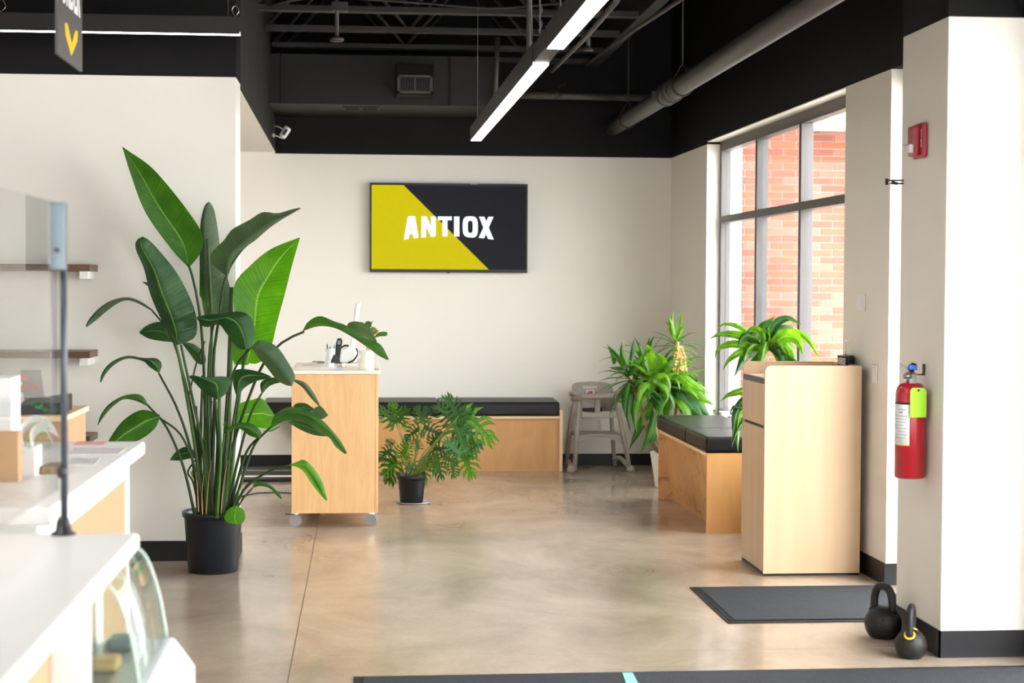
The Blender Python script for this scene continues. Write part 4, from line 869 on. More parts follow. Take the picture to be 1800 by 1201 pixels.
BL([(865, 737), (890, 705), (950, 718), (1000, 760), (1018, 792)], [(868, 740), (905, 728), (955, 740), (985, 770), (1012, 795)], CY-.12, L_MID, t, 'B', (0, -.06), rib=.5, fold=.02)
BL([(597, 580), (565, 542), (525, 532), (480, 560), (453, 596)], [(597, 590), (555, 590), (505, 600), (456, 599)], CY+.02, L_DARK, t, 'B', fold=.02)
BL([(788, 826), (750, 842), (727, 885), (745, 912), (790, 922)], [(792, 826), (825, 850), (832, 888), (818, 915), (792, 923)], CY-.20, L_BRIGHT, t, 'B', (0, -.015), rib=.5, fold=.012)
BL([(770, 440), (740, 405), (722, 415)], [(770, 446), (745, 462), (721, 420)], CY-.12, L_BRIGHT, t, 'B', fold=.01)
BL([(560, 655), (572, 650), (580, 675)], [(558, 665), (570, 690), (581, 680)], CY+.02, L_BRIGHT, t, 'B', fold=.005)
ST = lambda pts, Y, r, m=STALK, dY=(0, 0): stalk(pts, Y, r, m, t, '', dY)
ST([(365, 912), (362, 800), (358, 640), (350, 545), (332, 466), (300, 400)], CY, (.010, .005), STALKD)
ST([(356, 912), (345, 800), (325, 680), (309, 606), (285, 520)], CY-.05, (.010, .006))
ST([(362, 912), (358, 800), (338, 700), (318, 606)], CY-.04, (.009, .006))
ST([(372, 912), (370, 700), (372, 560), (364, 420)], CY+.04, (.010, .006))
ST([(382, 912), (385, 800), (375, 650), (385, 560), (399, 480), (440, 420)], CY-.07, (.010, .005), STALKD)
ST([(393, 912), (399, 760), (404, 640), (407, 505)], CY+.03, (.019, .011))
ST([(397, 912), (410, 800), (418, 720), (428, 640), (450, 560)], CY+.045, (.012, .006))
ST([(372, 912), (366, 720), (368, 620), (376, 568)], CY-.10, (.009, .005), STALKD)
ST([(390, 912), (402, 720), (412, 650), (444, 608)], CY-.12, (.009, .005), STALKD)
ST([(386, 912), (400, 820), (425, 735), (460, 645), (495, 603), (535, 583)], CY-.06, (.009, .006), STALKD)
ST([(360, 912), (350, 800), (328, 680), (300, 590), (268, 547)], CY-.02, (.008, .004), STALKD)
ST([(350, 912), (337, 800), (312, 720), (279, 656)], CY-.05, (.009, .005), STALKD)
ST([(344, 912), (322, 820), (292, 750), (258, 711)], CY-.07, (.008, .005), STALKD)
ST([(360, 912), (345, 830), (318, 765), (278, 733)], CY-.08, (.007, .005), STALKD)
ST([(352, 912), (340, 850), (330, 830), (346, 806)], CY+.02, (.006, .004), STALKD)
ST([(381, 912), (388, 800), (384, 704)], CY-.17, (.009, .005))
ST([(393, 912), (405, 780), (417, 696)], CY-.11, (.009, .005), STALKD)
ST([(397, 912), (418, 810), (440, 730), (460, 692)], CY-.09, (.009, .005), STALKD)
ST([(393, 912), (408, 820), (419, 737)], CY+.07, (.009, .005))
ST([(404, 912), (420, 860), (446, 785), (477, 750)], CY-.12, (.009, .005), STALKD)
ST([(400, 912), (416, 850), (436, 790), (470, 757)], CY-.10, (.009, .005), STALKD)
ST([(380, 912), (385, 830), (395, 762)], CY-.14, (.008, .004))
ST([(408, 912), (428, 862), (470, 830), (511, 817)], CY-.11, (.008, .005), STALKD)
ST([(408, 912), (425, 880), (444, 858)], CY-.12, (.006, .004), STALKD)
ST([(330, 705), (345, 640), (360, 600)], CY-.0, (.004, .004), STALKD)
for i, (x0_, x1_, x2_, r_) in enumerate([(352, 352, 356, .011), (362, 361, 362, .016), (369, 374, 378, .013), (377, 383, 386, .015), (386, 393, 399, .012), (366, 363, 372, .012), (358, 350, 345, .009), (392, 402, 404, .014), (374, 368, 362, .009)]):
    ST([(x0_, 912), (x1_, 800), (x2_, 660+i*9)], CY-.03+.02*(i % 4), (r_, r_*.5), STALK if i % 2 else STALKD)
DRY = pmat('dry_sheath', (.45, .24, .09), .7)
for a_ in ([(356, 908), (355, 870), (358, 835)], [(362, 908), (366, 850), (372, 810)], [(349, 900), (347, 860), (344, 830)], [(388, 908), (392, 860), (400, 810)]):
    stalk(a_, CY-.13, (.003, .001), DRY, t, name='dry_sheath')

# ------------------------------------------------------------------ high chair
def E_(x, y, Y): return P(960+x/5.718, 640+y/5.718, Y)
YF, YR = 13.12, 13.45
t = thing('high_chair', (E_(540, 1000, 13.3).x, 13.28, 0), 'grey-beige plastic high chair between the bench and the leafy cane plants', 'high chair')
def ground(v): return (v[0], v[1], max(v[2], .012))
def leg(pts, Y0, Y1, r, nm='leg'):
    n = len(pts); q = [E_(x, y, Y0+(Y1-Y0)*i/(n-1)) for i, (x, y) in enumerate(pts)]
    q[0] = Vector((q[0].x, q[0].y, .014)) if nm == 'leg' else q[0]
    return MB().tube(q, r, 10, flat=.8).build(nm, BEIGE, t)
leg([(285, 1075), (310, 700), (335, 345)], YF, YF+.05, [.022, .022, .020])
leg([(842, 1070), (790, 780), (728, 480), (700, 320)], YF, YF+.05, [.022, .022, .022, .02])
leg([(200, 1000), (240, 640), (290, 372)], YR, YR-.15, [.020, .022, .022])
leg([(690, 1000), (672, 760), (655, 520)], YR, YR-.02, [.020, .02, .02])
MB().tube([E_(205, 960, YR), E_(240, 1010, YF+.1), E_(262, 1055, YF)], .020, 8).build('base_rail', BEIGE, t)
MB().tube(cr([E_(680, 960, YR), E_(740, 945, YR-.1), E_(800, 1000, YF+.12), E_(850, 1050, YF)], 12), .018, 8).build('base_rail', BEIGE, t)
for x, y in ((250, 1060), (850, 1045)):
    p = E_(x, y, YF); MB().lathe((p.x, p.y, 0), [(.025, 0), (.032, .01), (.030, .035), (.015, .05), (0, .052)], 16).build('foot_cap', BEIGE, t)
def plate_(pts, Y, th, nm, mat=BEIGE, bev=.003, par=None):
    return MB().prism([E_(x, y, Y) for x, y in pts][::-1], (0, th, 0)).build(nm, mat, par or t, bevel=bev)
plate_([(322, 722), (420, 708), (560, 704), (700, 710), (772, 720), (800, 840), (785, 850), (765, 800), (730, 778), (640, 758), (520, 748), (420, 755), (322, 790)], YF+.03, .03, 'stretcher')
MB().hexa([E_(322, 740, YF+.03), E_(770, 735, YF+.03), E_(690, 700, YR-.03), E_(225, 700, YR-.03), E_(322, 722, YF+.03), E_(770, 715, YF+.03), E_(690, 672, YR-.03), E_(225, 672, YR-.03)]).build('footrest', BEIGE, t, bevel=.003)
yb_ = YR-.05
for pl in ([(262, 225), (272, 203), (310, 187), (450, 178), (600, 188), (645, 200), (660, 225)], [(262, 222), (372, 222), (372, 248), (265, 248)], [(522, 222), (660, 222), (668, 248), (522, 248)],
           [(265, 248), (668, 248), (675, 300), (672, 355), (355, 355), (345, 300), (270, 290)], [(355, 355), (398, 355), (398, 382), (357, 382)], [(498, 355), (672, 355), (680, 382), (498, 382)],
           [(357, 382), (680, 382), (690, 480), (560, 480), (520, 440), (380, 445), (362, 440)]):
    plate_(pl, yb_, .03, 'backrest_panel', bev=0)
lb = plate_([(405, 262), (480, 262), (478, 312), (405, 310)], yb_-.003, .002, 'warning_label', PAPER, 0)
plate_([(418, 268), (470, 270), (468, 300), (440, 300), (440, 280), (418, 278)], yb_-.004, .001, 'label_print', RED, 0, lb)
plate_([(412, 284), (436, 284), (436, 302), (412, 302)], yb_-.004, .001, 'label_print', BLUE, 0, lb)
plate_([(365, 440), (560, 440), (565, 478), (370, 478)], yb_-.002, .03, 'strap', BPLAST, .003)
plate_([(356, 475), (420, 488), (510, 492), (560, 478), (700, 470), (714, 492), (700, 530), (682, 542), (358, 540)], YF+.03, .02, 'seat_front')
MB().hexa([E_(356, 542, YF+.04), E_(690, 542, YF+.04), E_(650, 500, YR-.04), E_(370, 500, YR-.04), E_(356, 520, YF+.04), E_(690, 520, YF+.04), E_(650, 475, YR-.04), E_(370, 475, YR-.04)]).build('seat', BEIGE, t, bevel=.003)
MB().hexa([E_(690, 345, YF+.04), E_(704, 345, YF+.04), E_(690, 330, YR-.04), E_(676, 330, YR-.04), E_(700, 480, YF+.04), E_(712, 480, YF+.04), E_(690, 480, YR-.04), E_(676, 480, YR-.04)]).build('side_panel', BEIGE, t)
plate_([(590, 345), (700, 340), (706, 478), (600, 480)], YF+.2, .02, 'side_panel')
plate_([(498, 350), (540, 350), (545, 490), (490, 490)], YF+.06, .03, 'crotch_post')
MB().tube([E_(345, 330, YF), E_(520, 330, YF-.02), E_(690, 318, YF)], .021, 12).build('front_bar', BEIGE, t)
MB().tube([E_(252, 300, YR-.12), E_(300, 305, YF+.12), E_(348, 325, YF)], .020, 10).build('armrest', BEIGE, t)
MB().tube([E_(672, 290, YR-.05), E_(700, 300, YF+.12), E_(730, 318, YF+.02)], .016, 10).build('armrest', BEIGE, t)
MB().tube([E_(270, 350, YR-.15), E_(335, 345, YF+.02)], .020, 10).build('arm_support', BEIGE, t)

# ------------------------------------------------------------------ split-leaf plant
def lobed(base, A, B, Lg, droop, mat, par, nl=6):
    """deeply lobed leaf: A along, B across (unit vectors), drooping with distance"""
    base = Vector(base); N_ = A.cross(B); vs = []; uv = []; fs = []
    def pt(u, w, lift=0):
        return base + A*(u*Lg) + B*(w*Lg) - Vector((0, 0, 1))*droop*Lg*(u*u*.9+w*w*1.0) + N_*(lift*Lg)
    def strip(pts2, ws):   # pts2: centre polyline in leaf plane; ws half widths
        n0 = len(vs)
        for i, (u, w) in enumerate(pts2):
            a = pts2[max(i-1, 0)]; b = pts2[min(i+1, len(pts2)-1)]; d = Vector((b[0]-a[0], b[1]-a[1])); d.normalize()
            q = Vector((-d.y, d.x))*ws[i]
            for s_, lf in ((-1, .02), (0, 0), (1, .02)): vs.append(pt(u+q.x*s_, w+q.y*s_, lf*(1 if i else 0))); uv.append((u, .6*s_))
        for i in range(len(pts2)-1):
            for k in range(2): fs.append((n0+i*3+k, n0+i*3+k+1, n0+i*3+4+k, n0+i*3+3+k))
    strip([(0, 0), (.12, 0), (.3, 0), (.5, 0), (.7, 0), (.85, 0), (1.0, 0)], [.03, .09, .10, .08, .06, .05, .004])
    for sd_ in (-1, 1):
        for k in range(nl):
            u0 = .08+.66*k/(nl-1); an = math.radians(118-78*k/(nl-1)+random.uniform(-7, 7)); ln = (.54 if k in (1, 2, 3) else .44)*(1-.08*k)+random.uniform(-.03, .03)
            c1 = (u0+math.cos(an)*ln*.3, sd_*(math.sin(an)*ln*.3+.03)); 
            pts2 = [(u0, 0), c1, (u0+math.cos(an)*ln*.65+.02, sd_*math.sin(an)*ln*.72), (u0+math.cos(an-.25)*ln+.04, sd_*math.sin(an-.2)*ln*1.05)]
            strip(pts2, [.045, .040, .050, .006])
    return MB().add(vs, fs, True, uv).build('leaf', mat, par)
YP = 11.25
t = thing('split_leaf_plant', (P(724, 887, YP).x, YP+.08, 0), 'split-leaf philodendron in a small black pot beside the rolling desk', 'plant')
hP = P(724, 836, YP).z; c = ppot(724, 887, .098, .076, hP, t)
p = PZ(738, 886, 0); MB().lathe((c.x+.012, c.y+.0, 0), [(.10, 0), (.112, .004), (.116, .012), (.110, .010), (.09, .004), (0, .004)], 32).build('saucer', CLR, t)
pl = [((697, 745), (690, 706), 44, .1), ((696, 744), (664, 716), 40, .1), ((700, 742), (716, 715), 36, .1), ((742, 742), (732, 712), 34, .2), ((740, 745), (752, 714), 34, .1), ((722, 752), (706, 748), 30, .3), ((744, 752), (778, 762), 44, .3), ((738, 752), (712, 770), 32, .4),
      ((806, 732), (783, 695), 38, .0), ((800, 738), (764, 712), 40, .0), ((815, 730), (868, 772), 56, .4), ((806, 738), (842, 790), 56, .3), ((800, 745), (822, 800), 52, .3), ((802, 736), (832, 720), 36, .3),
      ((800, 772), (826, 806), 46, .3), ((812, 790), (830, 838), 48, .3), ((810, 800), (780, 770), 30, .2), ((690, 790), (664, 806), 36, .4), ((692, 782), (678, 772), 30, .3), ((694, 800), (684, 850), 52, .2), ((700, 812), (672, 832), 36, .4),
      ((716, 785), (714, 765), 34, .1), ((736, 790), (730, 770), 40, .2), ((760, 790), (796, 786), 44, .3), ((758, 782), (772, 760), 34, .2), ((745, 812), (744, 848), 44, .3), ((765, 800), (776, 840), 48, .3), ((780, 805), (806, 812), 36, .3),
      ((752, 800), (770, 826), 36, .5), ((795, 815), (798, 840), 34, .3), ((706, 800), (720, 778), 30, .2), ((730, 815), (712, 826), 26, .4)]
cent = Vector((P(724, 836, c.y).x, c.y, hP-.02))
for k, (bp_, tp, ln, dr) in enumerate(pl):
    Yb = c.y+random.uniform(-.16, .12)-(.06 if bp_[1] > 790 else 0)
    if min(bp_[0], tp[0]) < 705: Yb = c.y+random.uniform(.06, .16)
    b0 = P(*bp_, Yb); t0 = P(*tp, Yb+(random.uniform(-.10, .04) if tp[0] > 705 else random.uniform(-.01, .04))); A = (t0-b0); L_ = A.length*1.05; A.normalize()
    side_ = A.cross(Vector((random.uniform(-.25, .25), 1, random.uniform(-.5, .2)))).normalized()
    lobed(b0, A, side_, L_, dr*.35, random.choice([P_LEAF, P_LEAF, L_MID]) if k % 5 else L_BRIGHT, t)
    mid = (cent+b0)/2+Vector((0, 0, .03)); MB().tube(cr([cent+Vector((random.uniform(-.03, .03), random.uniform(-.03, .03), 0)), mid, b0], 8), [.0045, .0045, .004, .004, .0035, .0035, .003, .003], 6).build('stalk', pmat('pale_green_stalk', (.14, .20, .04), .45) if k == 0 else bpy.data.materials['pale_green_stalk'], t)
for (tx, ty) in ((726, 800), (722, 790), (730, 806)): MB().tube([cent, P(tx, ty, c.y-.03)], [.008, .001], 6).build('stipule', BLOOM, t)

# ------------------------------------------------------------------ cane plants
def strap(base, az, el, Lg, w, droop, mat, par, n=12, twist=0, fold=.35, nm='leaf'):
    p = Vector(base); e = el; vs = []; uv = []; st = Lg/(n-1)
    for i in range(n):
        s = i/(n-1); d = Vector((math.cos(e)*math.cos(az), math.cos(e)*math.sin(az), math.sin(e)))
        sd_ = Vector((-math.sin(az), math.cos(az), 0)); up = d.cross(sd_)*-1
        sd2 = sd_*math.cos(twist*s)+up*math.sin(twist*s); wd = w*(.35+.65*math.sin(PI*min(s*1.15+.06, 1)))*(1 if s < .75 else math.cos((s-.75)/.25*PI/2)**.8+.02)/2
        for k in (-1, -.5, 0, .5, 1):
            q_ = p+sd2*wd*k-up*(-abs(k))*wd*fold; q_.x = min(q_.x, 2.44+.0*k); vs.append(q_); uv.append((s, k))
        p = p+d*st; e -= droop*st/Lg*(.4+1.2*s)
    return MB().add(vs, [(i*5+k, i*5+k+1, i*5+k+6, i*5+k+5) for i in range(n-1) for k in range(4)], True, uv).build(nm, mat, par)
def rosette(c_, n, Lr, wr_, elr, droopr, mats_, par, azr=(0, 2*PI)):
    for i in range(n):
        az = azr[0]+(azr[1]-azr[0])*((i*.618) % 1); el = elr[0]+(elr[1]-elr[0])*((i+.5)/n); el += random.uniform(-.15, .15)
        strap(Vector(c_)+Vector((0, 0, -.05*(1-i/n))), az+random.uniform(-.2, .2), el, random.uniform(*Lr), random.uniform(*wr_), random.uniform(*droopr), random.choice(mats_), par, twist=random.uniform(-.5, .5))
Yq = 12.15; cxp = 2.19
t = thing('cane_plant', (cxp, Yq, 0), 'cane plant with a dried flower spray in a tall white pot behind the window bench', 'plant')
hW = P(1143, 795, Yq).z; rW = cxp-P(1143, 795, Yq).x
MB().lathe((cxp, Yq, 0), [(rW-.04, 0), (rW-.038, .004), (rW, hW), (rW-.01, hW), (rW-.014, hW-.03), (0, hW-.03)], 40).build('pot', WCER, t)
MB().lathe((cxp, Yq, 0), [(rW-.015, hW-.028), (0, hW-.02)], 24).build('soil', SOIL, t)
def cane(pts, r): return MB().tube(cr(pts, 10), r, 10).build('cane', TRUNK, t)
h1 = P(1108, 660, 12.0); h2 = P(1134, 638, 12.25); h3 = P(1150, 668, 12.0); h4 = P(1190, 598, 12.2); h5 = P(1175, 680, 12.1)
b0 = Vector((cxp, Yq, hW-.03))
cane([b0+Vector((-.05, 0, 0)), P(1140, 760, 12.1), h1], .016); cane([b0+Vector((0, .04, 0)), P(1160, 740, 12.2), h2], .016); cane([b0+Vector((-.02, -.05, 0)), P(1152, 760, 12.05), h3], .018)
cane([b0+Vector((.03, .02, 0)), P(1190, 720, 12.2), h4], .016); cane([b0+Vector((.05, -.03, 0)), P(1180, 740, 12.1), h5], .018)
rosette(h1, 26, (.24, .36), (.026, .04), (-.7, 1.25), (.5, 1.6), [Y_LEAF, P_LEAF, Y_LEAF], t)
rosette(h2, 20, (.22, .32), (.026, .038), (-.3, 1.35), (.4, 1.2), [Y_LEAF, Y_LEAF, P_LEAF], t)
rosette(h4, 20, (.16, .28), (.022, .034), (-.5, 1.45), (.5, 1.8), [Y_LEAF, C_LEAF], t)
rosette(h3, 30, (.32, .48), (.055, .080), (-.3, 1.2), (1.2, 2.4), [C_LEAF, Y_LEAF, C_LEAF], t)
rosette(h5, 30, (.32, .46), (.060, .090), (-.2, 1.2), (1.4, 2.6), [C_LEAF, C_LEAF, Y_LEAF], t)
# long hanging leaves on the left side and bright ones facing the room
for (bx_, by_, tx, ty, w_, mt) in ((1118, 660, 1108, 760, .04, Y_LEAF), (1125, 665, 1120, 765, .035, Y_LEAF), (1112, 665, 1100, 735, .035, P_LEAF), (1150, 700, 1105, 792, .045, Y_LEAF), (1150, 720, 1124, 800, .04, Y_LEAF), (1158, 740, 1142, 785, .045, P_LEAF),
                               (1165, 650, 1135, 700, .055, C_LEAF), (1120, 700, 1082, 705, .03, C_LEAF), (1200, 665, 1255, 712, .06, C_LEAF), (1195, 660, 1242, 690, .055, C_LEAF), (1180, 690, 1176, 735, .07, C_LEAF), (1195, 685, 1240, 738, .075, P_LEAF),
                               (1210, 680, 1250, 735, .07, P_LEAF), (1205, 665, 1222, 700, .06, C_LEAF), (1150, 690, 1158, 735, .06, P_LEAF), (1175, 665, 1150, 735, .05, C_LEAF), (1188, 668, 1200, 730, .06, P_LEAF), (1080, 640, 1066, 605, .025, Y_LEAF), (1098, 650, 1070, 608, .03, Y_LEAF), (1103, 645, 1093, 602, .03, Y_LEAF), (1128, 640, 1124, 606, .028, Y_LEAF), (1100, 648, 1070, 646, .02, P_LEAF), (1186, 590, 1184, 545, .02, C_LEAF), (1183, 590, 1176, 556, .028, C_LEAF)):
    Yv = 12.05+random.uniform(-.12, .08); dx_, dy_ = tx-bx_, ty-by_; ln = math.hypot(dx_, dy_); wp = w_*.72*3000/12.1
    nx_, ny_ = dy_/ln, -dx_/ln; cur = random.uniform(-.12, .12)*ln
    Lp = []; Rp = []
    for s in (0, .2, .45, .7, .9, 1.0):
        ww = wp*(.4+.6*math.sin(PI*min(s*1.1+.1, 1)))*(1 if s < .85 else (.5 if s < .95 else .05)); cxx = bx_+dx_*s+nx_*cur*math.sin(PI*s); cyy = by_+dy_*s+ny_*cur*math.sin(PI*s)
        Lp.append((cxx+nx_*ww, cyy+ny_*ww)); Rp.append((cxx-nx_*ww, cyy-ny_*ww))
    blade(Lp, Rp, Yv, mt, t, '', (0, -.08), rib=.5, fold=.02, n=12, m=4)
# dried flower spray
sp_ = MB(); st0 = P(1195, 598, 12.0)
sp_ = MB(); fl = MB()
for q in range(8):
    a = P(1192+random.uniform(-4, 6), 608, 12.02); e_ = P(1183+q*3.2, 655+random.uniform(-8, 4), 12.0+random.uniform(-.04, .04)); m_ = (a+e_)/2+Vector((random.uniform(-.02, .02), 0, .01))
    path = cr([a, m_, e_], 14); sp_.tube(path, .0025, 5)
    for p in path[1:]:
        for _ in range(3):
            v = Vector((random.uniform(-1, 1), random.uniform(-1, 1), random.uniform(-.6, .8))).normalized(); fl.tube([p, p+v*random.uniform(.009, .017)], [.0022, .0035], 5)
fs_ = sp_.build('flower_spray', BLOOM, t); o = fl.build('blossoms', BLOOM, fs_); o['kind'] = 'stuff'
MB().tube([h4, P(1193, 610, 12.02)], .004, 6).build('flower_stem', BLOOM, t)

t = thing('corn_plant', (2.31, 9.36, 0), 'broad-leaved green plant standing between the waste cabinet and the window bench', 'plant')
MB().lathe((2.31, 9.36, 0), [(.09, 0), (.115, .24), (.105, .24), (.10, .21), (0, .21)], 32).build('pot', POT, t)
cc = P(1348, 615, 9.36)
MB().tube([(2.31, 9.36, .20), (2.29, 9.36, .7), (cc.x, 9.36, cc.z-.08)], .018, 10).build('cane', TRUNK, t)
LG = L_BRIGHT
def pleaf(pts, wpx, Y, dY, mt):
    """arching leaf from a centre line in the picture, real width"""
    q = cr([(x, y, 0) for x, y in pts], 10); Lp = []; Rp = []
    for i, p in enumerate(q):
        s = i/9; d = (q[min(i+1, 9)]-q[max(i-1, 0)]).normalized(); w_ = wpx*.56*(.3+.7*math.sin(PI*min(s*1.1+.08, 1)))*(1 if s < .8 else max(math.cos((s-.8)/.2*PI/2), .03))
        Lp.append((p.x+d.y*w_, p.y-d.x*w_)); Rp.append((p.x-d.y*w_, p.y+d.x*w_))
    return blade(Lp, Rp, Y, mt, t, '', (0, dY), rib=random.uniform(.35, .6), fold=random.choice([-.03, .04]), wav=.012, n=16, m=6)
for pts, w_, dY, mt in [
    ([(1335, 608), (1300, 590), (1265, 588), (1246, 597)], 14, -.1, C_LEAF), ([(1335, 600), (1300, 575), (1272, 570), (1262, 580)], 10, .1, C_LEAF), ([(1330, 610), (1285, 605), (1262, 615), (1258, 630)], 13, -.1, C_LEAF),
    ([(1335, 612), (1300, 620), (1280, 635), (1270, 652)], 12, -.12, C_LEAF), ([(1338, 615), (1312, 625), (1300, 645), (1290, 664)], 15, -.15, P_LEAF), ([(1345, 610), (1320, 592), (1305, 596), (1296, 615)], 18, -.15, L_MID),
    ([(1345, 605), (1330, 582), (1316, 585), (1308, 600)], 16, -.05, C_LEAF), ([(1350, 605), (1345, 575), (1358, 560), (1362, 556)], 14, .05, C_LEAF), ([(1352, 605), (1362, 572), (1385, 560), (1410, 572)], 14, .1, P_LEAF),
    ([(1355, 608), (1380, 590), (1402, 598), (1412, 625)], 22, -.1, C_LEAF), ([(1355, 606), (1385, 585), (1415, 592), (1442, 632)], 11, .05, C_LEAF), ([(1352, 610), (1375, 605), (1392, 620), (1400, 655)], 16, -.1, C_LEAF),
    ([(1350, 612), (1362, 612), (1372, 630), (1374, 660)], 18, -.15, L_MID), ([(1348, 612), (1346, 600), (1340, 620), (1336, 655)], 16, -.15, C_LEAF), ([(1352, 612), (1365, 600), (1380, 625), (1384, 660)], 14, -.1, C_LEAF),
    ([(1350, 606), (1340, 580), (1350, 568), (1365, 565)], 18, -.05, L_MID), ([(1350, 608), (1368, 585), (1392, 580), (1408, 600)], 18, .02, L_MID), ([(1345, 610), (1325, 605), (1312, 620), (1306, 640)], 14, -.12, C_LEAF),
    ([(1350, 612), (1322, 640), (1318, 655), (1316, 668)], 12, -.1, P_LEAF), ([(1352, 612), (1400, 640), (1408, 650), (1412, 665)], 12, -.1, P_LEAF),
    ([(1330, 690), (1305, 688), (1280, 695), (1266, 706)], 12, -.08, C_LEAF), ([(1325, 700), (1305, 705), (1292, 730), (1288, 770)], 12, -.1, P_LEAF), ([(1322, 710), (1300, 725), (1296, 760), (1297, 795)], 13, -.1, C_LEAF), ([(1325, 690), (1305, 715), (1290, 715), (1282, 728)], 10, -.08, P_LEAF),
    ([(1325, 730), (1302, 745), (1290, 770), (1286, 788)], 13, -.12, L_MID)]:
    pleaf(pts, w_, 9.36, dY, mt)
for a_ in ([(1350, 660), (1338, 690), (1325, 700)], [(1350, 680), (1335, 700), (1324, 715)]): stalk(a_, 9.36, .006, STALK, t)
# small plant on the window sill
sxp = 2.505; c = Vector((sxp+.01, 11.75, .513)); t = thing('sill_plant', c, 'tiny trailing plant in a white pot on the window sill', 'plant')
MB().lathe(c, [(.028, 0), (.04, .06), (.036, .06), (.034, .05), (0, .05)], 24).build('pot', WCER, t)
for k in range(9): strap(c+Vector((0, 0, .05)), k*.75, .7, random.uniform(.05, .09), .02, 1.6, C_LEAF, t, n=7)
c = Vector((sxp+.01, 11.45, .513)); t = thing('sill_pot', c, 'empty white pot on the window sill in front of the tiny trailing plant', 'pot')
MB().lathe(c, [(.035, 0), (.045, .055), (.041, .055), (.039, .01), (0, .01)], 24).build('pot_body', WCER, t)

# ------------------------------------------------------------------ shelves on the partition
for k, (yy, lab) in enumerate(((471, 'top'), (624, 'middle'), (773, 'lowest'))):
    y0_ = YL-.26; a = P(158, yy, y0_); 
    t = thing('wall_shelf', (a.x-.8, YL-.13, a.z), lab+' dark walnut shelf on the partition wall beside the tall plant', 'shelf', 'walnut shelves on the partition')
    MB().box(-3.2, a.x, y0_, YL-.001, a.z-.017, a.z+.017).build('board', WALNUT, t, bevel=.002)
    for x in (a.x-.035, a.x-.75, a.x-1.4): MB().box(x-.02, x+.02, y0_+.02, YL-.001, a.z-.055, a.z-.0175).build('bracket', WPLAST, t)

# ------------------------------------------------------------------ counters in the foreground
zt2 = .925; c2 = PZ(255, 776, zt2); X2, Y2 = c2.x, c2.y
t = thing('serving_counter', (X2-.4, 4.9, 0), 'white-topped serving counter with pale birch side panels, the farther of two', 'counter')
MB().box(X2-.85, X2, 4.05, Y2, zt2-.045, zt2).build('counter_top', CTOP, t, bevel=.008, seg=3)
xb = X2-.045
MB().box(X2-.80, xb-.012, 4.1, Y2-.05, .08, zt2-.045).build('carcass', CPAINT, t)
MB().box(xb-.012, xb, 4.1, Y2-.05, zt2-.11, zt2-.0455).box(xb-.012, xb, Y2-.11, Y2-.05, .08, zt2-.11).box(xb-.012, xb, 4.1, Y2-.11, .08, .16).box(xb-.012, xb, 4.1, 4.16, .16, zt2-.11).build('face_frame', CPAINT, t)
MB().box(xb-.0115, xb-.006, 4.16, Y2-.11, .16, zt2-.11).build('side_panel', PEACH, t)
MB().box(X2-.78, xb-.04, 4.1, Y2-.08, 0, .08).build('toe_kick', BASEB, t)
zt1 = .90; c1 = PZ(246, 936, zt1); X1, Y1 = c1.x, c1.y
t = thing('display_counter', (X1-.4, 2.6, 0), 'white counter in the blurred foreground with the glass sneeze guard on top', 'counter')
MB().box(X1-.95, X1, 1.3, Y1, zt1-.04, zt1).build('counter_top', CTOP, t, bevel=.010, seg=3)
xc = PX(190, 1120, -.6).x; xc = X1-.075
MB().box(X1-.9, xc-.012, 1.35, Y1-.04, .08, zt1-.04).build('carcass', CPAINT, t)
MB().box(xc-.012, xc, 1.35, Y1-.04, zt1-.10, zt1-.041).box(xc-.012, xc, Y1-.13, Y1-.04, .08, zt1-.10).box(xc-.012, xc+.05, 3.19, 3.295, .08, zt1-.041).box(xc-.012, xc, 1.35, 1.41, .08, zt1-.1).build('face_frame', CPAINT, t)
MB().box(xc-.0115, xc-.006, 1.41, Y1-.13, .08, zt1-.10).build('side_panel', PEACH, t)
MB().box(X1-.88, xc-.04, 1.35, Y1-.06, 0, .08).build('toe_kick', BASEB, t)
# curved display case
Yd = Y1-.06
def D_(px, py): p = P(px, py, Yd); return (p.x, p.z)
prof = [D_(*q) for q in ((240, 962), (254, 975), (266, 1000), (277, 1035), (286, 1075), (293, 1120))]
xin = xc+.003
t = thing('display_case', (prof[3][0]-.05, 3.0, 0), 'curved glass display case with a white base at the counter front', 'display case')
Y0c = 3.30
q = cr([(x, z, 0) for x, z in prof], 16)
vs = [(p.x, y, p.y) for p in q for y in (Y0c, Yd)]
MB().add(vs, [(2*i, 2*i+1, 2*i+3, 2*i+2) for i in range(15)], True).build('curved_pane', GLASS3, t, solid=.006)
for y in (Yd-.006, Y0c): MB().prism([(xin, y, prof[0][1])]+[(p.x-.004, y, p.y) for p in q]+[(xin, y, prof[-1][1])], (0, .006, 0)).build('end_pane', GLASS3, t)
EDG = pmat('pale_glass_edge', (.62, .72, .68), .2)
def rib_(y, dx_=0, w_=.006):
    MB().tube([(p.x+dx_, y, p.y) for p in q], w_/2, 6).build('glass_edge', EDG, t)
rib_(Yd, 0, .007); rib_(Yd, -.028, .005); rib_(Y0c+.17, -.01, .006); rib_(Y0c+.003, 0, .006)
MB().box(xin, prof[0][0]+.004, Y0c, Yd, prof[0][1]-.005, prof[0][1]+.012).build('top_rail', CPAINT, t, bevel=.003)
bx0 = prof[-1]; e1_, e2_ = D_(305, 1118), D_(342, 1172)
MB().prism([(xin, Yd+.01, bx0[1]-.004), (e1_[0], Yd+.01, bx0[1]-.002), (e2_[0], Yd+.01, e2_[1]), (e2_[0], Yd+.01, .16), (xin, Yd+.01, .16)], (0, Y0c-Yd-.01, 0)).build('base', pmat('white_enamel', (.80, .81, .85), .25), t, bevel=.006, seg=3)
MB().box(xin+.02, e2_[0]-.03, Y0c+.05, Yd-.04, 0, .16).build('plinth', BASEB, t)
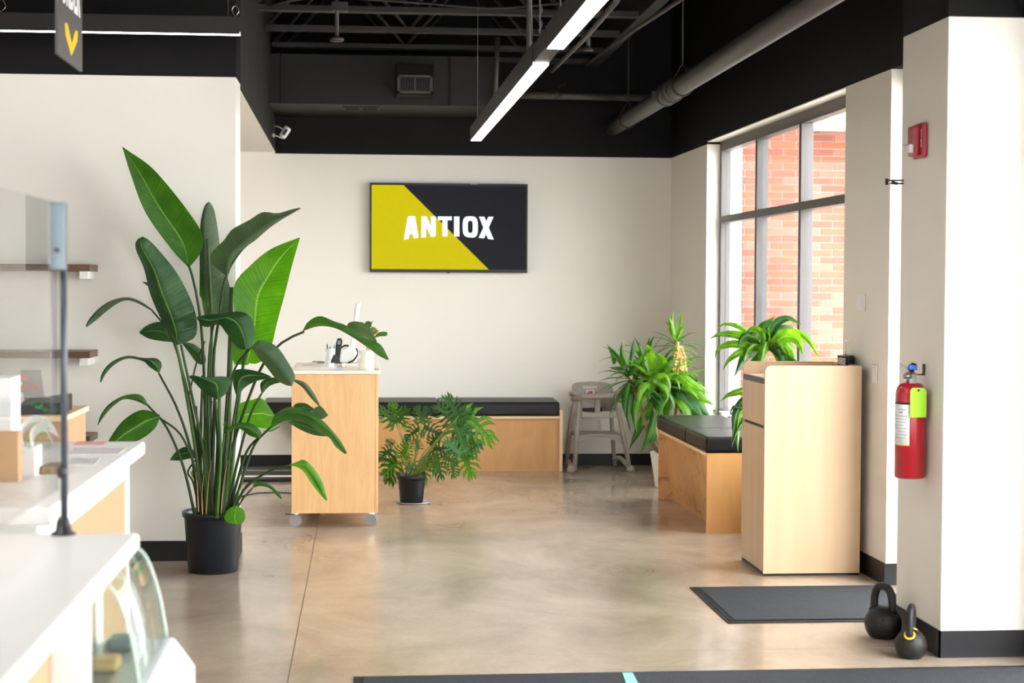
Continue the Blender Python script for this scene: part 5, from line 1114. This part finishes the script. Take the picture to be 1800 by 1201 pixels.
a = P(322, 1196, Yd+.011); MB().tube([(a.x, Yd+.009, a.z), (a.x, Yd+.014, a.z)], .004, 12).build('screw', PIPE, t)
zsh = D_(250, 1123)[1]
MB().box(xin+.004, bx0[0]-.006, Y0c, Yd-.01, zsh, zsh+.004).build('glass_shelf', GLASS3, t)
fo = [('teal_wrapped_item', (.05, .14, .15), 3.1), ('yellow_wrapped_item', (.40, .26, .06), 3.0)]
for k, (nm, col, y) in enumerate(fo):
    o = thing('wrapped_snack', (xin+.05+.02*k, y+.5-.25*k, zsh+.005), ('teal' if k == 0 else 'yellow')+' wrapped snack inside the curved display case', 'snack')
    MB().box(xin+.03, xin+.08, y+.5-.10*k, y+.57-.10*k, zsh+.0045, zsh+.03).build('wrapper', pmat(nm, col, .4), o, bevel=.008, seg=3)
# sneeze guard
pb_ = PZ(110, 940, zt1); gx, gy = pb_.x, pb_.y; zg = P(110, 357, gy).z
t = thing('sneeze_guard', (gx, gy, zt1), 'glass sneeze guard with a slim dark post and round foot on the counter', 'glass screen')
DK = pmat('dark_blue_grey_metal', (.06, .07, .09), .35, metal=.3); DKB = pmat('black_metal_foot', (.02, .02, .025), .4)
MB().tube([(gx+.004, gy, zt1+.02), (gx+.004, gy, zg)], .0075, 14).build('post', DK, t)
MB().lathe((gx+.002, gy, zt1), [(.027, 0), (.027, .004), (.018, .008), (.014, .03), (.009, .04), (0, .04)], 28).build('foot', DKB, t)
z1g = P(110, 475, gy).z
MB().box(gx-.020, gx+.011, gy-.03, gy+.010, z1g, zg).build('glass_clamp', pmat('light_blue_grey_metal', (.15, .19, .22), .35, metal=.3), t, bevel=.002)
p = P(108, 440, gy-.03); MB().tube([(gx-.004, gy-.033, p.z), (gx-.004, gy-.027, p.z)], .006, 12).build('screw', DKB, t)
p = P(108, 833, gy-.03); MB().lathe((gx, gy, p.z-.015), [(0, 0), (.010, .004), (.012, .015), (.010, .028), (0, .03)], 16).build('lower_clamp', DKB, t)
MB().box(gx-.013, gx-.006, 1.9, gy-.005, zt1+.10, zg).build('pane', GLASS2, t)
# things on the far counter
def on2(px, py, z=zt2): return PZ(px, py, z)
MENU = pmat('printed_menu', (.62, .50, .46), .5, noise=.5, nscale=60)
for k, (pts, lab, mt) in enumerate([([(128, 783), (182, 783), (190, 777), (136, 777)], 'pinkish menu sheet at the far edge of the serving counter', pmat('pink_menu', (.70, .38, .33), .5, noise=.3, nscale=50)),
                                ([(120, 800), (208, 799), (222, 788), (130, 788)], 'grey printed menu sheet in the middle of the serving counter', pmat('grey_menu', (.60, .55, .54), .5, noise=.25, nscale=45)),
                                ([(118, 818), (166, 817), (176, 806), (126, 806)], 'printed menu sheet with dark blots nearest on the serving counter', pmat('blotted_menu', (.55, .52, .52), .5, noise=.7, nscale=30))]):
    flat_on('menu_sheet', pts, zt2, .0015, mt, lab, 'menu')
def boxat(name, px0, px1, pyb, pyt, dep, mat, lab, cat, z=zt2, bev=.003, part_='body'):
    b = PZ((px0+px1)/2, pyb, z); y = b.y; a0 = P(px0, pyb, y); a1 = P(px1, pyt, y)
    t = thing(name, ((a0.x+a1.x)/2, y+dep/2, z), lab, cat); MB().box(a0.x, a1.x, y, y+dep, z, a1.z).build(part_, mat, t, bevel=bev); return t, (a0.x, a1.x, y, z, a1.z)
t, _ = boxat('card_block', 72, 106, 834, 820, .12, wood('brown_block_wood', (.25, .12, .06), (.33, .17, .09), (4, 1, 4)), 'brown wooden card block lying on the serving counter behind the post', 'block')
t, g_ = boxat('receipt_box', 36, 62, 838, 786, .10, PAPER, 'white box with long curled paper strips on the serving counter', 'box')
for k, (pa_, off) in enumerate([([(42, 788), (35, 760), (38, 745), (62, 735), (95, 752)], 0), ([(58, 790), (52, 765), (60, 748), (75, 745), (88, 768)], .02), ([(36, 745), (60, 730), (82, 736), (96, 752)], .05)]):
    q_ = cr([(x, y, 0) for x, y in pa_], 14); vs = []
    for p in q_: vs += [P(p.x, p.y, g_[2]-.03+off), P(p.x+6, p.y+15, g_[2]+.02+off)]
    MB().add(vs, [(2*i, 2*i+2, 2*i+3, 2*i+1) for i in range(13)], True).build('paper_strip', PAPER, t, solid=.0008)
t, _ = boxat('paper_bag', -14, 20, 800, 664, .14, PAPER, 'tall white paper bag at the picture edge behind the glass guard', 'bag'); 
t, g_ = boxat('reflection_box', -10, 32, 848, 760, .05, pmat('peach_reflection_colour', (.50, .30, .15), .7), 'peach box standing in for a glass reflection, below the paper bag at the picture edge', 'box')  # made-up box in place of a peach reflection in the glass
# back cabinet with terminal
zc3 = .985; b = PZ(70, 731, zc3); yk = b.y
a1 = P(110, 731, yk)
t = thing('side_cabinet', (a1.x-.3, yk+.3, 0), 'brown wooden side cabinet behind the glass guard and the serving counter', 'cabinet')
WB = wood('warm_brown_panel', (.42, .24, .13), (.50, .30, .17), (4, 4, .6))
MB().box(a1.x-.9, a1.x, yk, yk+.5, 0, zc3-.02).build('carcass', WB, t, bevel=.002)
MB().box(a1.x-.92, a1.x+.012, yk-.012, yk+.5, zc3-.02, zc3).build('cabinet_top', EDGE, t, bevel=.002)
a0 = P(26, 730, yk+.05); a2 = P(108, 703, yk+.05)
t = thing('payment_terminal', ((a0.x+a2.x)/2, yk+.1, zc3), 'black payment terminal with a green print on the side cabinet', 'terminal')
MB().hexa([(a0.x, yk+.05, zc3), (a2.x, yk+.05, zc3), (a2.x, yk+.28, zc3), (a0.x, yk+.28, zc3), (a0.x, yk+.05, zc3+.03), (a2.x, yk+.05, a2.z-.01), (a2.x, yk+.28, a2.z+.01), (a0.x, yk+.28, a2.z-.01)]).build('casing', BPLAST, t, bevel=.006)
GR = pmat('green_print', (.02, .55, .12), .5)
for k in range(7):
    p = P(60+random.uniform(-4, 10), 706+random.uniform(0, 10), yk+.045); MB().box(p.x-.007, p.x+.01, yk+.046, yk+.049, p.z-.005, p.z+.004).build('green_mark', GR, t)
a0 = P(30, 700, yk+.3); a2 = P(66, 652, yk+.3)
t = thing('dark_sign_card', ((a0.x+a2.x)/2, yk+.35, zc3), 'grey leaning sign card with faded red spots behind the payment terminal', 'sign')
MB().hexa([(a0.x+.03, yk+.30, zc3), (a2.x+.03, yk+.30, zc3), (a2.x+.03, yk+.31, zc3), (a0.x+.03, yk+.31, zc3), (a0.x, yk+.36, a2.z), (a2.x, yk+.36, a2.z), (a2.x, yk+.37, a2.z), (a0.x, yk+.37, a2.z)]).build('card', pmat('grey_card', (.22, .20, .19), .6), t)
for (x, y) in ((40, 666), (66, 682), (42, 684)):
    p = P(min(x, 60), y, yk+.32); yy_ = yk+.30+.06*(p.z-zc3)/(a2.z-zc3)
    MB().tube([(p.x, yy_-.003, p.z), (p.x, yy_+.002, p.z)], .016, 14).build('red_spot', pmat('faded_red_print', (.45, .12, .10), .6), t)
